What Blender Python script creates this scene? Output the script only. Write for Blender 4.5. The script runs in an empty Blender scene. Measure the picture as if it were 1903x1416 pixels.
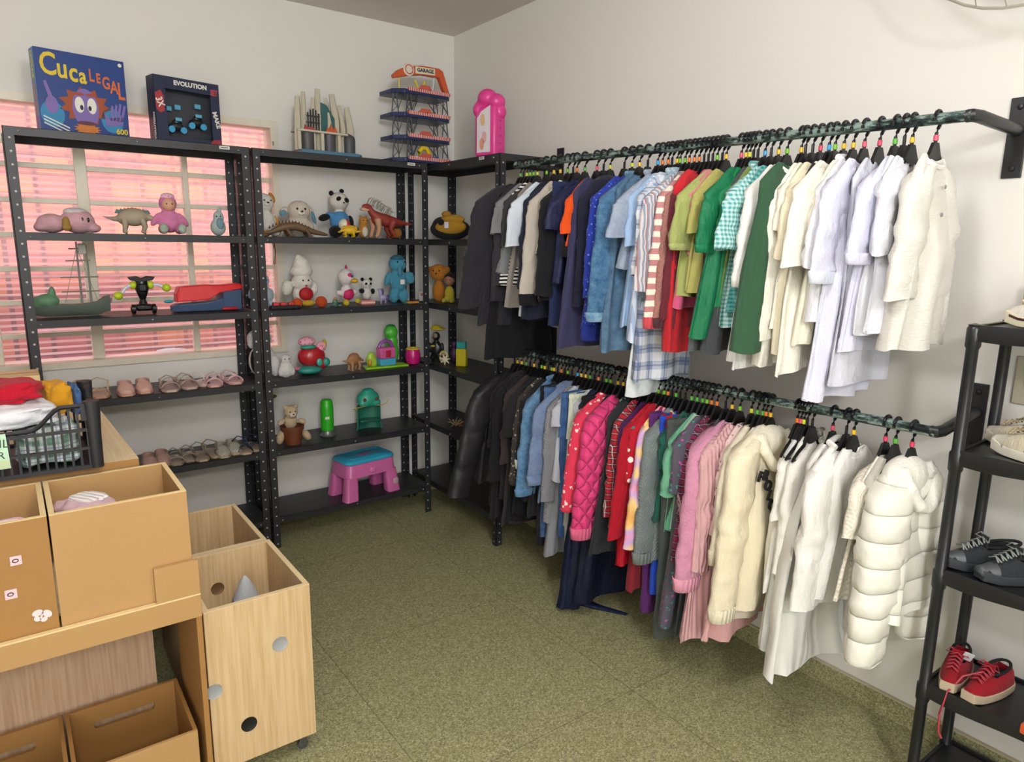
import bpy, bmesh, math, random
from mathutils import Vector, Matrix, noise
random.seed(7)
R = math.radians
PI = math.pi
S = bpy.context.scene
C = S.collection

# ---------------------------------------------------------------- camera, world, lights, exposure
cam_d = bpy.data.cameras.new('camera'); cam = bpy.data.objects.new('camera', cam_d); C.objects.link(cam)
yaw, pitch, roll, FPX = .6318, .1943, .0134, 1286.06
fwd = Vector((math.sin(yaw)*math.cos(pitch), math.cos(yaw)*math.cos(pitch), -math.sin(pitch)))
rt0 = Vector((math.cos(yaw), -math.sin(yaw), 0)); up0 = rt0.cross(fwd)
rt = math.cos(roll)*rt0 + math.sin(roll)*up0; up = -math.sin(roll)*rt0 + math.cos(roll)*up0
M4 = Matrix((rt, up, -fwd)).transposed().to_4x4(); M4.translation = (-.9757, -3.3788, 1.5463)
cam.matrix_world = M4
cam_d.sensor_width = 36; cam_d.lens = FPX*36/1903; cam_d.clip_start = .02
S.camera = cam
S.view_settings.view_transform = 'Standard'; S.view_settings.look = 'None'
S.view_settings.gamma = 1; S.view_settings.use_curve_mapping = False
S.view_settings.exposure = 0.0

w = bpy.data.worlds.new('world'); S.world = w; w.use_nodes = True
bg = w.node_tree.nodes['Background']; bg.inputs[0].default_value = (.80, .88, 1, 1); bg.inputs[1].default_value = 4.0

def area(name, loc, rot, sx, sy, power, col):
    d = bpy.data.lights.new(name, 'AREA'); d.shape = 'RECTANGLE'; d.size = sx; d.size_y = sy; d.energy = power; d.color = col
    o = bpy.data.objects.new(name, d); C.objects.link(o); o.location = loc; o.rotation_euler = rot
    return o
def lamp(name, loc, r, power, col):
    d = bpy.data.lights.new(name, 'POINT'); d.shadow_soft_size = r; d.energy = power; d.color = col
    o = bpy.data.objects.new(name, d); C.objects.link(o); o.location = loc; return o
lamp('ceiling_lamp_light', (-.45, -2.55, 2.40), .16, 41, (.985, .99, 1))
lamp('added_rear_fill', (-1.1, -4.7, 2.40), .16, 118, (.99, .99, .99))  # unseen light added behind the camera as general fill
area('added_low_fill', (-1.9, -6.1, 1.3), (R(84), 0, R(-22)), 1.4, 1.9, 66, (.93, .97, 1))  # added fill panel, no doorway built; lifts floor and low walls
sun_d = bpy.data.lights.new('sun', 'SUN'); sun_d.energy = 7.0; sun_d.angle = R(2); sun_d.color = (1, .97, .94)
sun = bpy.data.objects.new('sun', sun_d); C.objects.link(sun); sun.rotation_euler = Vector((.25, .62, -.75)).to_track_quat('-Z', 'Y').to_euler()

# ---------------------------------------------------------------- materials
def lin(h):
    if isinstance(h, tuple): return h if len(h) == 4 else (*h, 1)
    v = [int(h[i:i+2], 16)/255 for i in (0, 2, 4)]
    return tuple((c/12.92 if c <= .04045 else ((c+.055)/1.055)**2.4) for c in v) + (1,)
MC = {}
class NT:
    def __init__(s, name):
        s.m = bpy.data.materials.new(name); s.m.use_nodes = True; s.t = s.m.node_tree; s.n = s.t.nodes; s.l = s.t.links
        s.b = s.n['Principled BSDF']; s._co = None
    def co(s):
        if s._co is None: s._co = s.n.new('ShaderNodeTexCoord').outputs['Object']
        return s._co
    def xyz(s):
        x = s.n.new('ShaderNodeSeparateXYZ'); s.l.new(s.co(), x.inputs[0]); return x.outputs
    def put(s, sock, v):
        if hasattr(v, 'is_output'): s.l.new(v, sock)
        else: sock.default_value = v
    def mth(s, op, a, b=0.0, c=0.0):
        x = s.n.new('ShaderNodeMath'); x.operation = op
        s.put(x.inputs[0], a); s.put(x.inputs[1], b); s.put(x.inputs[2], c); return x.outputs[0]
    def mix(s, f, a, b, mode='MIX'):
        x = s.n.new('ShaderNodeMix'); x.data_type = 'RGBA'; x.blend_type = mode
        s.put(x.inputs[0], f); s.put(x.inputs[6], a); s.put(x.inputs[7], b); return x.outputs[2]
    def noise(s, scale, detail=3, rough=.5, vec=None, out='Fac'):
        x = s.n.new('ShaderNodeTexNoise'); x.inputs['Scale'].default_value = scale; x.inputs['Detail'].default_value = detail; x.inputs['Roughness'].default_value = rough
        s.l.new(vec if vec is not None else s.co(), x.inputs['Vector']); return x.outputs[out]
    def voro(s, scale, feat='F1', out='Distance', vec=None):
        x = s.n.new('ShaderNodeTexVoronoi'); x.feature = feat; x.inputs['Scale'].default_value = scale
        s.l.new(vec if vec is not None else s.co(), x.inputs['Vector']); return x.outputs[out]
    def scl(s, v):
        x = s.n.new('ShaderNodeVectorMath'); x.operation = 'MULTIPLY'; s.l.new(s.co(), x.inputs[0]); x.inputs[1].default_value = v; return x.outputs[0]
    def ramp(s, f, stops, interp='LINEAR'):
        x = s.n.new('ShaderNodeValToRGB'); x.color_ramp.interpolation = interp; e = x.color_ramp.elements
        while len(e) < len(stops): e.new(.5)
        for k, (p, c) in enumerate(stops): e[k].position = p; e[k].color = lin(c)
        s.l.new(f, x.inputs[0]); return x.outputs[0]
    def bump(s, h, strength=.3, dist=.002):
        x = s.n.new('ShaderNodeBump'); x.inputs['Strength'].default_value = strength; x.inputs['Distance'].default_value = dist
        s.l.new(h, x.inputs['Height']); s.l.new(x.outputs[0], s.b.inputs['Normal'])
    def fin(s, col=None, rough=.6, metal=0, spec=.5, **k):
        if col is not None: s.put(s.b.inputs['Base Color'], col)
        s.put(s.b.inputs['Roughness'], rough); s.b.inputs['Metallic'].default_value = metal; s.b.inputs['Specular IOR Level'].default_value = spec
        for a, v in k.items(): s.put(s.b.inputs[a.replace('_', ' ')], v)
        return s.m
def plastic(h, rough=.35, var=.06):
    k = ('pl', h, rough)
    if k not in MC:
        t = NT('plastic_'+h); c = lin(h); d = tuple(x*(1-2*var) for x in c[:3])+(1,)
        col = t.mix(t.noise(18), d, c); t.bump(t.noise(240), .05, .001); MC[k] = t.fin(col, rough)
    return MC[k]
def metal(h, rough=.4, met=.9):
    k = ('me', h, rough, met)
    if k not in MC:
        t = NT('metal_'+h); c = lin(h); d = tuple(x*.8 for x in c[:3])+(1,)
        MC[k] = t.fin(t.mix(t.noise(30), d, c), rough, met)
    return MC[k]
def paint(h, rough=.5):
    k = ('pa', h, rough)
    if k not in MC:
        t = NT('paint_'+h); c = lin(h); d = tuple(x*.85 for x in c[:3])+(1,)
        t.bump(t.noise(120), .08, .001); MC[k] = t.fin(t.mix(t.noise(25, 4), d, c), rough)
    return MC[k]
def fab(kind, c1, c2='ffffff', s=1.0, c3=None):
    """cloth: the pattern is woven or printed on the cloth in its own coordinates (metres)"""
    k = ('f', kind, c1, c2, s, c3)
    if k in MC: return MC[k]
    t = NT('cloth_'+kind+'_'+c1); a, b = lin(c1), lin(c2); X, Y, Z = t.xyz(); rough = .9
    if kind in ('plain', 'sheer', 'satin'):
        col = t.mix(t.noise(9, 3), tuple(v*.9 for v in a[:3])+(1,), a)
        t.bump(t.mth('ADD', t.mth('MULTIPLY', t.noise(1, 4, .6, t.scl((26, 26, 9))), 2.4), t.mth('MULTIPLY', t.noise(420, 1), .3)), .6, .007)
        if kind == 'satin': rough = .45
    elif kind == 'denim':
        col = t.mix(t.ramp(t.noise(26*s, 5, .7), [(.32, c1), (.68, c2)]), a, .25) if False else t.ramp(t.noise(26*s, 5, .75), [(.32, c1), (.72, c2)])
        t.bump(t.mth('ADD', t.noise(20, 4), t.mth('MULTIPLY', t.noise(500, 1), .4)), .5, .004)
    elif kind in ('hstripe', 'vstripe', 'nstripe'):
        q = Z if kind == 'hstripe' else X
        f = t.mth('FRACT', t.mth('MULTIPLY', t.mth('ADD', q, t.mth('MULTIPLY', t.noise(6), .012)), s))
        col = t.mix(t.mth('GREATER_THAN', f, .5), a, b)
        if c3: col = t.mix(t.mth('LESS_THAN', t.mth('FRACT', t.mth('MULTIPLY', q, s*.5)), .14), col, lin(c3))
        t.bump(t.noise(1, 4, .6, t.scl((26, 26, 9))), .6, .012)
    elif kind in ('plaid', 'gingham'):
        wob = t.mth('MULTIPLY', t.noise(5), .01)
        fx = t.mth('FRACT', t.mth('MULTIPLY', t.mth('ADD', X, wob), s)); fz = t.mth('FRACT', t.mth('MULTIPLY', t.mth('ADD', Z, wob), s))
        gx = t.mth('GREATER_THAN', fx, .5); gz = t.mth('GREATER_THAN', fz, .5)
        col = t.mix(t.mth('MULTIPLY', t.mth('ADD', gx, gz), .5), a, b)
        if kind == 'plaid' and c3:
            th = t.mth('MAXIMUM', t.mth('LESS_THAN', t.mth('ABSOLUTE', t.mth('SUBTRACT', fx, .75)), .04), t.mth('LESS_THAN', t.mth('ABSOLUTE', t.mth('SUBTRACT', fz, .75)), .04))
            col = t.mix(t.mth('MULTIPLY', th, .55), col, lin(c3))
        t.bump(t.noise(1, 4, .6, t.scl((26, 26, 9))), .6, .012)
    elif kind in ('floral', 'dots'):
        d = t.voro(s); rnd = t.voro(s, out='Color')
        sp = t.n.new('ShaderNodeSeparateColor'); t.l.new(rnd, sp.inputs[0])
        pet = t.mth('ADD', d, t.mth('MULTIPLY', t.mth('SUBTRACT', t.noise(s*2.5, 2), .5), .35 if kind == 'floral' else 0))
        f = t.mth('LESS_THAN', pet, t.mth('ADD', .16, t.mth('MULTIPLY', sp.outputs[0], .2)))
        cc = t.mix(t.mth('GREATER_THAN', sp.outputs[1], .5), b, lin(c3)) if c3 else b
        col = t.mix(f, a, cc); t.bump(t.noise(1, 4, .6, t.scl((26, 26, 9))), .6, .012)
    elif kind == 'tiedye':
        col = t.ramp(t.noise(8*s, 1.5, .4), [(.34, c1), (.44, c3), (.55, c2), (.66, 'f4a0b8')])
        t.bump(t.noise(1, 4, .6, t.scl((26, 26, 9))), .6, .012)
    elif kind == 'crinkle':
        col = t.mix(t.noise(9, 3), tuple(v*.9 for v in a[:3])+(1,), a)
        t.bump(t.mth('ADD', t.noise(1, 3, .6, t.scl((60, 60, 190))), t.mth('MULTIPLY', t.noise(14, 4), 1.2)), .8, .004)
    elif kind == 'knit':
        col = t.mix(t.noise(10, 3), tuple(v*.82 for v in a[:3])+(1,), a)
        wv = t.mth('SINE', t.mth('MULTIPLY', X, 700*s)); wz = t.mth('SINE', t.mth('MULTIPLY', Z, 420*s))
        t.bump(t.mth('ADD', t.mth('MULTIPLY', wv, wz), t.mth('MULTIPLY', t.noise(14, 3), 4)), .6, .002)
    elif kind == 'rib':
        col = t.mix(t.noise(10, 3), tuple(v*.85 for v in a[:3])+(1,), a)
        t.bump(t.mth('ADD', t.mth('SINE', t.mth('MULTIPLY', X, 420*s)), t.mth('MULTIPLY', t.noise(14, 3), 3)), .6, .003)
    elif kind in ('quilt', 'puff'):
        if kind == 'quilt':
            q1 = t.mth('ABSOLUTE', t.mth('SINE', t.mth('MULTIPLY', t.mth('ADD', X, t.mth('MULTIPLY', Z, .8)), 58*s)))
            q2 = t.mth('ABSOLUTE', t.mth('SINE', t.mth('MULTIPLY', t.mth('SUBTRACT', X, t.mth('MULTIPLY', Z, .8)), 58*s)))
            h = t.mth('POWER', t.mth('MINIMUM', q1, q2), .5)
        else:
            h = t.mth('POWER', t.mth('ABSOLUTE', t.mth('SINE', t.mth('MULTIPLY', Z, 44*s))), .5)
        col = t.mix(t.noise(8, 3), tuple(v*.9 for v in a[:3])+(1,), a)
        t.bump(t.mth('ADD', h, t.mth('MULTIPLY', t.noise(30, 3), .35)), .9, .012); rough = .6
    elif kind == 'fur':
        col = t.mix(t.noise(40, 4), tuple(v*.72 for v in a[:3])+(1,), a)
        t.bump(t.noise(110*s, 4, .7), .9, .008)
    elif kind == 'leather':
        col = t.mix(t.noise(12, 4), tuple(v*.6 for v in a[:3])+(1,), a); t.bump(t.noise(30, 5), .5, .006); rough = .42
    MC[k] = t.fin(col, rough, Sheen_Weight=.08 if kind not in ('leather', 'satin') else 0, spec=.25)
    return MC[k]

def wood(h1, h2, axis='z', sc=1.0, rough=.5):
    k = ('w', h1, h2, axis, sc)
    if k not in MC:
        t = NT('wood_'+h1); v = {'z': (60*sc, 60*sc, 2.2*sc), 'x': (2.2*sc, 60*sc, 60*sc), 'y': (60*sc, 2.2*sc, 60*sc)}[axis]
        f = t.noise(1.6, 5, .65, t.scl(v)); col = t.ramp(f, [(.3, h2), (.62, h1)])
        t.bump(f, .12, .001); MC[k] = t.fin(col, rough)
    return MC[k]
def mdf(h='bd9560'):
    k = ('mdf', h)
    if k not in MC:
        t = NT('fibreboard_'+h); c = lin(h)
        col = t.mix(t.noise(5, 4), tuple(v*.86 for v in c[:3])+(1,), c); col = t.mix(t.mth('MULTIPLY', t.noise(420, 2), .25), col, lin('8e6534'))
        t.bump(t.noise(300, 2), .1, .001); MC[k] = t.fin(col, .62)
    return MC[k]

# ---------------------------------------------------------------- mesh helpers
class MB:
    def __init__(s): s.v = []; s.f = []
    def add(s, vs, fs):
        o = len(s.v); s.v += [Vector(v) for v in vs]; s.f += [tuple(i+o for i in f) for f in fs]; return s
    def box(s, x0, x1, y0, y1, z0, z1):
        return s.add([(x0,y0,z0),(x1,y0,z0),(x1,y1,z0),(x0,y1,z0),(x0,y0,z1),(x1,y0,z1),(x1,y1,z1),(x0,y1,z1)],
                     [(0,3,2,1),(4,5,6,7),(0,1,5,4),(1,2,6,5),(2,3,7,6),(3,0,4,7)])
    def cbox(s, c, d): return s.box(c[0]-d[0]/2, c[0]+d[0]/2, c[1]-d[1]/2, c[1]+d[1]/2, c[2]-d[2]/2, c[2]+d[2]/2)
    def loft(s, rings, caps=(True, True), closed=False):
        n = len(rings[0]); vs = [p for r in rings for p in r]; fs = []; m = len(rings)
        for i in range(m if closed else m-1):
            j = (i+1) % m
            for k in range(n): fs.append((i*n+k, i*n+(k+1) % n, j*n+(k+1) % n, j*n+k))
        if not closed:
            if caps[0]: fs.append(tuple(range(n))[::-1])
            if caps[1]: fs.append(tuple((m-1)*n+k for k in range(n)))
        return s.add(vs, fs)
    def tube(s, path, r, n=8, caps=(True, True), closed=False, flat=1.0, upv=(0, 0, 1)):
        P = [Vector(p) for p in path]; m = len(P); rings = []
        for i, p in enumerate(P):
            if closed: t = P[(i+1) % m]-P[i-1]
            else: t = P[min(i+1, m-1)]-P[max(i-1, 0)]
            t.normalize(); u = Vector(upv)
            if abs(t.dot(u)) > .97: u = Vector((1, 0, 0)) if abs(t.x) < .9 else Vector((0, 1, 0))
            a = t.cross(u).normalized(); b = a.cross(t)
            rr = r[i] if isinstance(r, (list, tuple)) else r
            rings.append([p+a*rr*math.cos(2*PI*k/n)+b*rr*flat*math.sin(2*PI*k/n) for k in range(n)])
        return s.loft(rings, caps, closed)
    def ell(s, c, r, rot=None, n=14, m=9):
        c = Vector(c); r = r if isinstance(r, tuple) else (r, r, r); rings = []
        for i in range(1, m):
            th = PI*i/m; rings.append([Vector((r[0]*math.sin(th)*math.cos(2*PI*k/n), r[1]*math.sin(th)*math.sin(2*PI*k/n), r[2]*math.cos(th))) for k in range(n)])
        vs = [Vector((0, 0, r[2]))]+[p for q in rings for p in q]+[Vector((0, 0, -r[2]))]; fs = []
        for k in range(n): fs.append((0, 1+k, 1+(k+1) % n)); fs.append((len(vs)-1, len(vs)-1-n+(k+1) % n, len(vs)-1-n+k))
        for i in range(m-2):
            for k in range(n): a = 1+i*n; fs.append((a+k, a+n+k, a+n+(k+1) % n, a+(k+1) % n))
        if rot: q = Matrix.Rotation(R(rot[2]), 3, 'Z') @ Matrix.Rotation(R(rot[1]), 3, 'Y') @ Matrix.Rotation(R(rot[0]), 3, 'X'); vs = [q @ v for v in vs]
        return s.add([v+c for v in vs], fs)
    def lathe(s, prof, c=(0, 0, 0), n=20, caps=(True, True)):
        c = Vector(c); return s.loft([[c+Vector((r*math.cos(2*PI*k/n), r*math.sin(2*PI*k/n), z)) for k in range(n)] for r, z in prof], caps)
    def prism(s, poly, a, b, axis='y'):
        f = {'y': lambda p, t: (p[0], t, p[1]), 'x': lambda p, t: (t, p[0], p[1]), 'z': lambda p, t: (p[0], p[1], t)}[axis]
        return s.loft([[Vector(f(p, a)) for p in poly], [Vector(f(p, b)) for p in poly]])
    def xf(s, m):
        s.v = [m @ v for v in s.v]; return s
    def build(s, name, mat, parent=None, smooth=True, bevel=0, ang=40, loc=None, soft=0, disp=0, sub=0):
        me = bpy.data.meshes.new(name); me.from_pydata([tuple(v) for v in s.v], [], s.f)
        bm = bmesh.new(); bm.from_mesh(me); bmesh.ops.remove_doubles(bm, verts=bm.verts, dist=1e-6); bmesh.ops.recalc_face_normals(bm, faces=bm.faces)
        bm.to_mesh(me); bm.free()
        me.materials.append(mat)
        if smooth:
            me.polygons.foreach_set('use_smooth', [True]*len(me.polygons)); 
            if ang < 180: me.set_sharp_from_angle(angle=R(ang))
        o = bpy.data.objects.new(name, me); C.objects.link(o)
        if parent: o.parent = parent
        if loc is not None: o.location = loc
        if bevel: b = o.modifiers.new('bevel', 'BEVEL'); b.width = bevel; b.segments = 2; b.limit_method = 'ANGLE'
        if soft: b = o.modifiers.new('remesh', 'REMESH'); b.mode = 'VOXEL'; b.voxel_size = soft; b.use_smooth_shade = True; q = o.modifiers.new('smooth', 'SMOOTH'); q.iterations = 6; q.factor = .6
        if sub: q = o.modifiers.new('sub', 'SUBSURF'); q.levels = sub; q.render_levels = sub
        return o
def tag(o, label, cat, group=None):
    o['label'] = label; o['category'] = cat
    if group: o['group'] = group
    return o
def thing(name, label, cat, loc=(0, 0, 0), rz=0, group=None, sc=1):
    o = bpy.data.objects.new(name, None); C.objects.link(o); o.empty_display_size = .05
    o.location = loc; o.rotation_euler = (0, 0, R(rz)); o.scale = (sc, sc, sc)
    return tag(o, label, cat, group)
def struct(o): o['kind'] = 'structure'; return o
def plab(o, l): o['label'] = l; return o
def interp(tab, v):
    for (a, b), (c, d) in zip(tab, tab[1:]):
        if v <= c or (c, d) == tab[-1]: return b+(d-b)*(v-a)/(c-a)
def text_mesh(txt, size, ext=.0005, bold=0.0):
    cu = bpy.data.curves.new('t', 'FONT'); cu.body = txt; cu.size = size; cu.extrude = ext; cu.offset = bold; cu.align_x = 'CENTER'; cu.align_y = 'CENTER'; cu.resolution_u = 3
    o = bpy.data.objects.new('t', cu); C.objects.link(o)
    me = bpy.data.meshes.new_from_object(o.evaluated_get(bpy.context.evaluated_depsgraph_get()))
    bpy.data.objects.remove(o); return me
def text(name, txt, size, mat, parent, loc, rot, bold=0.0, sx=1, ext=.0005):
    me = text_mesh(txt, size, ext, bold); me.materials.clear(); me.materials.append(mat)
    o = bpy.data.objects.new(name, me); C.objects.link(o); o.parent = parent; o.location = loc; o.rotation_euler = [R(a) for a in rot]; o.scale = (sx, 1, 1); return o

# ---------------------------------------------------------------- room
XR, YB, HC = 1.287, .33, 2.728
XL, YF = -2.6, -6.2
def wallmat(h, name):
    t = NT(name); c = lin(h); col = t.mix(t.noise(1.3, 4), tuple(v*.94 for v in c[:3])+(1,), c)
    t.bump(t.noise(60, 4), .06, .002); return t.fin(col, .55)
wm = wallmat('e2dfd9', 'wall_paint'); cm = wallmat('dcd5cf', 'ceiling_paint')
t = NT('floor_speckled'); v1 = t.voro(230, out='Color'); sp = t.n.new('ShaderNodeSeparateColor'); t.l.new(v1, sp.inputs[0])
col = t.ramp(sp.outputs[0], [(0, '706d50'), (.25, '8a8862'), (.6, '9e9c72'), (.86, 'b0ad85'), (1, 'c4c09c')])
col = t.mix(t.mth('MULTIPLY', t.noise(1.1, 3), .25), col, lin('7f7c55'))
X, Y, Z = t.xyz()
j = t.mth('MAXIMUM', t.mth('LESS_THAN', t.mth('FRACT', t.mth('ADD', t.mth('MULTIPLY', X, 1.25), .15)), .004), t.mth('LESS_THAN', t.mth('FRACT', t.mth('ADD', t.mth('MULTIPLY', Y, 1.25), .33)), .004))
col = t.mix(t.mth('MULTIPLY', j, .55), col, lin('3a3920')); t.bump(t.noise(200, 3), .1, .001)
fm = t.fin(col, t.ramp(t.noise(3, 3), [(.3, (.42,)*3), (.7, (.55,)*3)]))
struct(MB().box(XL-.15, XR+.15, YF-.15, YB+.15, -.1, 0).build('floor', fm, smooth=False))
struct(MB().box(XL-.15, XR+.15, YF-.15, YB+.15, HC, HC+.12).build('ceiling', cm, smooth=False))
WX0, WX1, WZ0, WZ1 = -2.15, .23, .965, 2.145
b = MB(); b.box(XL-.15, WX0, YB, YB+.14, 0, HC); b.box(WX1, XR+.15, YB, YB+.14, 0, HC); b.box(WX0, WX1, YB, YB+.14, 0, WZ0); b.box(WX0, WX1, YB, YB+.14, WZ1, HC)
struct(b.build('wall_back', wm, smooth=False))
struct(MB().box(XR, XR+.14, YF-.15, YB, 0, HC).build('wall_right', wm, smooth=False))
struct(MB().box(XL-.14, XL, YF-.15, YB, 0, HC).build('wall_left', wm, smooth=False))
struct(MB().box(XL, XR, YF-.14, YF, 0, HC).build('wall_front', wm, smooth=False))
cream = paint('c9bfa2')
struct(MB().box(XR-.012, XR-.0005, YF, YB-.013, 0, .078).build('baseboard_right', fm, bevel=.002, smooth=False))
struct(MB().box(XL, XR-.0005, YB-.012, YB-.0005, 0, .078).build('baseboard_back', fm, bevel=.002, smooth=False))
struct(MB().box(XR-.014, XR-.0005, YF, YB-.013, .0785, .083).build('trim_1', cream, smooth=False))
# window: a steel frame, a mullion, two lighter mullions, glazing bars, ribbed panes
wf = paint('e6ddca', .4)
win = bpy.data.objects.new('window_1', None); C.objects.link(win); win.location = (0, 0, 0); struct(win)
b = MB()
for x0, x1, z0, z1 in [(WX0, WX0+.035, WZ0+.03, WZ1-.035), (WX1-.035, WX1, WZ0+.03, WZ1-.035), (WX0, WX1, WZ1-.035, WZ1), (WX0, WX1, WZ0, WZ0+.03)]: b.box(x0, x1, YB-.012, YB+.11, z0, z1)
b.build('window_frame', wf, win, smooth=False)
for xm, ww in [(-.645, .048), (-.212, .026), (-1.45, .048), (-1.02, .026), (-1.87, .026)]:
    MB().box(xm-ww/2, xm+ww/2, YB+.03, YB+.085, WZ0+.03, WZ1-.035).build('mullion', wf, win, bevel=.003, smooth=False)
zz = [1.118, 1.266, 1.414, 1.562, 1.71, 1.858]
for z in zz+[1.965]:
    MB().box(WX0+.035, WX1-.035, YB+.04, YB+.07, z-(.011 if z < 1.9 else .022), z+(.011 if z < 1.9 else .022)).build('glazing_bar', wf, win, bevel=.002, smooth=False)
t = NT('ribbed_glass'); X, Y, Z = t.xyz()
wv = t.mth('SINE', t.mth('MULTIPLY', t.mth('ADD', Z, t.mth('MULTIPLY', t.noise(3), .004)), 2*PI/.027))
bp = t.n.new('ShaderNodeBump'); bp.inputs['Strength'].default_value = .55; bp.inputs['Distance'].default_value = .004; t.l.new(wv, bp.inputs['Height'])
rf = t.n.new('ShaderNodeBsdfRefraction'); rf.inputs['IOR'].default_value = 1.18; rf.inputs['Roughness'].default_value = .06; t.l.new(bp.outputs[0], rf.inputs['Normal'])
tr = t.n.new('ShaderNodeBsdfTransparent'); tr.inputs[0].default_value = (.97, .97, .97, 1)
gl = t.n.new('ShaderNodeBsdfTranslucent'); gl.inputs[0].default_value = (.95, .93, .95, 1)
m1 = t.n.new('ShaderNodeMixShader'); m1.inputs[0].default_value = .30; t.l.new(tr.outputs[0], m1.inputs[1]); t.l.new(rf.outputs[0], m1.inputs[2])
m2 = t.n.new('ShaderNodeMixShader'); t.l.new(t.mth('MULTIPLY', t.mth('GREATER_THAN', wv, .35), .42), m2.inputs[0]); t.l.new(m1.outputs[0], m2.inputs[1]); t.l.new(gl.outputs[0], m2.inputs[2])
t.l.new(m2.outputs[0], t.n['Material Output'].inputs[0]); glass = t.m
MB().box(WX0+.03, WX1-.03, YB+.053, YB+.057, WZ0+.025, WZ1-.03).build('window_glass', glass, win, smooth=False)
MB().tube([(.20, YB+.02, 2.09), (.205, YB-.01, 2.04), (.2, YB+.0, 1.99)], .006, 8).build('window_latch', metal('8d8471'), win)
MB().tube([(.185, YB+.015, 1.62), (.185, YB-.01, 1.5), (.182, YB+.0, 1.43)], .007, 8).build('window_latch', metal('8d8471'), win)
# neighbour's wall of hollow clay blocks, outdoors
t = NT('clay_blocks'); bt = t.n.new('ShaderNodeTexBrick'); bt.offset = 0; bt.inputs['Scale'].default_value = 1
bt.inputs['Brick Width'].default_value = .19; bt.inputs['Row Height'].default_value = .12; bt.inputs['Mortar Size'].default_value = .014
mp = t.n.new('ShaderNodeCombineXYZ'); X, Y, Z = t.xyz(); t.l.new(X, mp.inputs[0]); t.l.new(Z, mp.inputs[1]); t.l.new(mp.outputs[0], bt.inputs[0])
bt.inputs['Color1'].default_value = lin('d4835e'); bt.inputs['Color2'].default_value = lin('a8606c'); bt.inputs['Mortar'].default_value = lin('6e4f55')
t.bump(bt.outputs['Fac'], -.5, .01); cl = t.fin(t.mix(t.mth('MULTIPLY', t.noise(4, 4), .25), bt.outputs[0], lin('dcae9c')), .85)
struct(MB().box(-4, 3, 1.75, 1.9, 0, 4.2).build('wall_outside', cl, smooth=False))
struct(MB().box(WX0, WX1, YB+.14, YB+.17, .90, .9655).build('trim_3', wallmat('cfc6bc', 'sill_plaster'), smooth=False))
struct(MB().box(-4, 3, YB+.18, 1.75, -.1, 0).build('trim_2', wallmat('9c948a', 'concrete'), smooth=False))

# ---------------------------------------------------------------- steel shelving units
steel = paint('26272b', .45); zinc = metal('b8b8b8', .35)
t = NT('perforated_steel'); X, Y, Z = t.xyz(); hz = t.mth('MULTIPLY', t.mth('SUBTRACT', t.mth('FRACT', t.mth('MULTIPLY', Z, 20)), .5), .05); hz2 = t.mth('MULTIPLY', hz, hz); mk_ = None
for a_ in (X, Y):
    d_ = t.mth('SUBTRACT', t.mth('ABSOLUTE', a_), .020); q_ = t.mth('LESS_THAN', t.mth('ADD', t.mth('MULTIPLY', d_, d_), hz2), .0042**2); mk_ = q_ if mk_ is None else t.mth('MAXIMUM', mk_, q_)
postm = t.fin(t.mix(mk_, lin('26272b'), lin('b4b2b0')), .45)
def shelf_unit(x, y, rz, wdt, label, zs, flip=False):
    t = thing('shelving_unit', label, 'shelf', (x, y, 0), rz)
    D = .30; H = 1.967; pw = .036; th = .0022
    for (px, sx) in ((0, 1), (wdt, -1)):
        for (py, sy) in ((0, 1), (D, -1)):
            b = MB(); a0, a1 = sorted((px, px+sx*pw)); c0, c1 = sorted((py, py+sy*th)); b.box(a0, a1, c0, c1, .004, H)
            a0, a1 = sorted((px, px+sx*th)); c0, c1 = sorted((py, py+sy*pw)); b.box(a0, a1, c0, c1, .004, H)
            b.v = [v-Vector((px, py, 0)) for v in b.v]; b.build('post', postm, t, smooth=False, loc=(px, py, 0))
    for z in zs:
        b = MB(); e = .0025
        b.box(e, wdt-e, e, D-e, z-.0015, z); h = .032
        b.box(e, wdt-e, e, e+.0015, z-h, z); b.box(e, wdt-e, D-e-.0015, D-e, z-h, z)
        b.box(e, e+.0015, e, D-e, z-h, z); b.box(wdt-e-.0015, wdt-e, e, D-e, z-h, z)
        sh = b.build('shelf_board', steel, t, smooth=False)
        for bx in (.05, wdt/2, wdt-.05):
            MB().ell((bx, -.001, z-.017), (.004, .003, .004), n=8, m=5).build('bolt', zinc, sh)
    return t
zinc_dim = metal('9a9a9e', .5, .3)
ZS = [.165, .52, .87, 1.22, 1.57, 1.967]
shelf_unit(-.92, 0, 0, .915, 'black perforated steel shelving unit in front of the window, leftmost of the three', ZS)
shelf_unit(.005, 0, 0, .915, 'middle black perforated steel shelving unit on the window wall, toy garage on top', ZS)
shelf_unit(.957, .297, -90, .915, 'black steel shelving unit set along the right wall in the corner, pink playset on top', ZS)
for (x, y, z, rz, lb, ct) in [(-.115, -.004, 1.955, 0, 'small white maker tag stuck on the top edge of the leftmost steel shelving unit', 'tag'),
                     (.82, -.004, 1.955, 0, 'small white tag stuck on the top edge of the middle steel shelving unit', 'tag'),
                     (.953, -.47, 1.955, -90, 'small white tag on the top edge of the corner steel shelving unit', 'tag')]:
    o = MB().box(-.022, .022, -.0006, .0006, -.007, .007).build('maker_tag', paint('d8d8d4'), loc=(x, y, z)); o.rotation_euler.z = R(rz)
    tag(o, lb, ct)
    MB().box(-.015, .015, -.0011, -.0007, -.002, .002).build('printed_line', paint('555555'), o)

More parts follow.
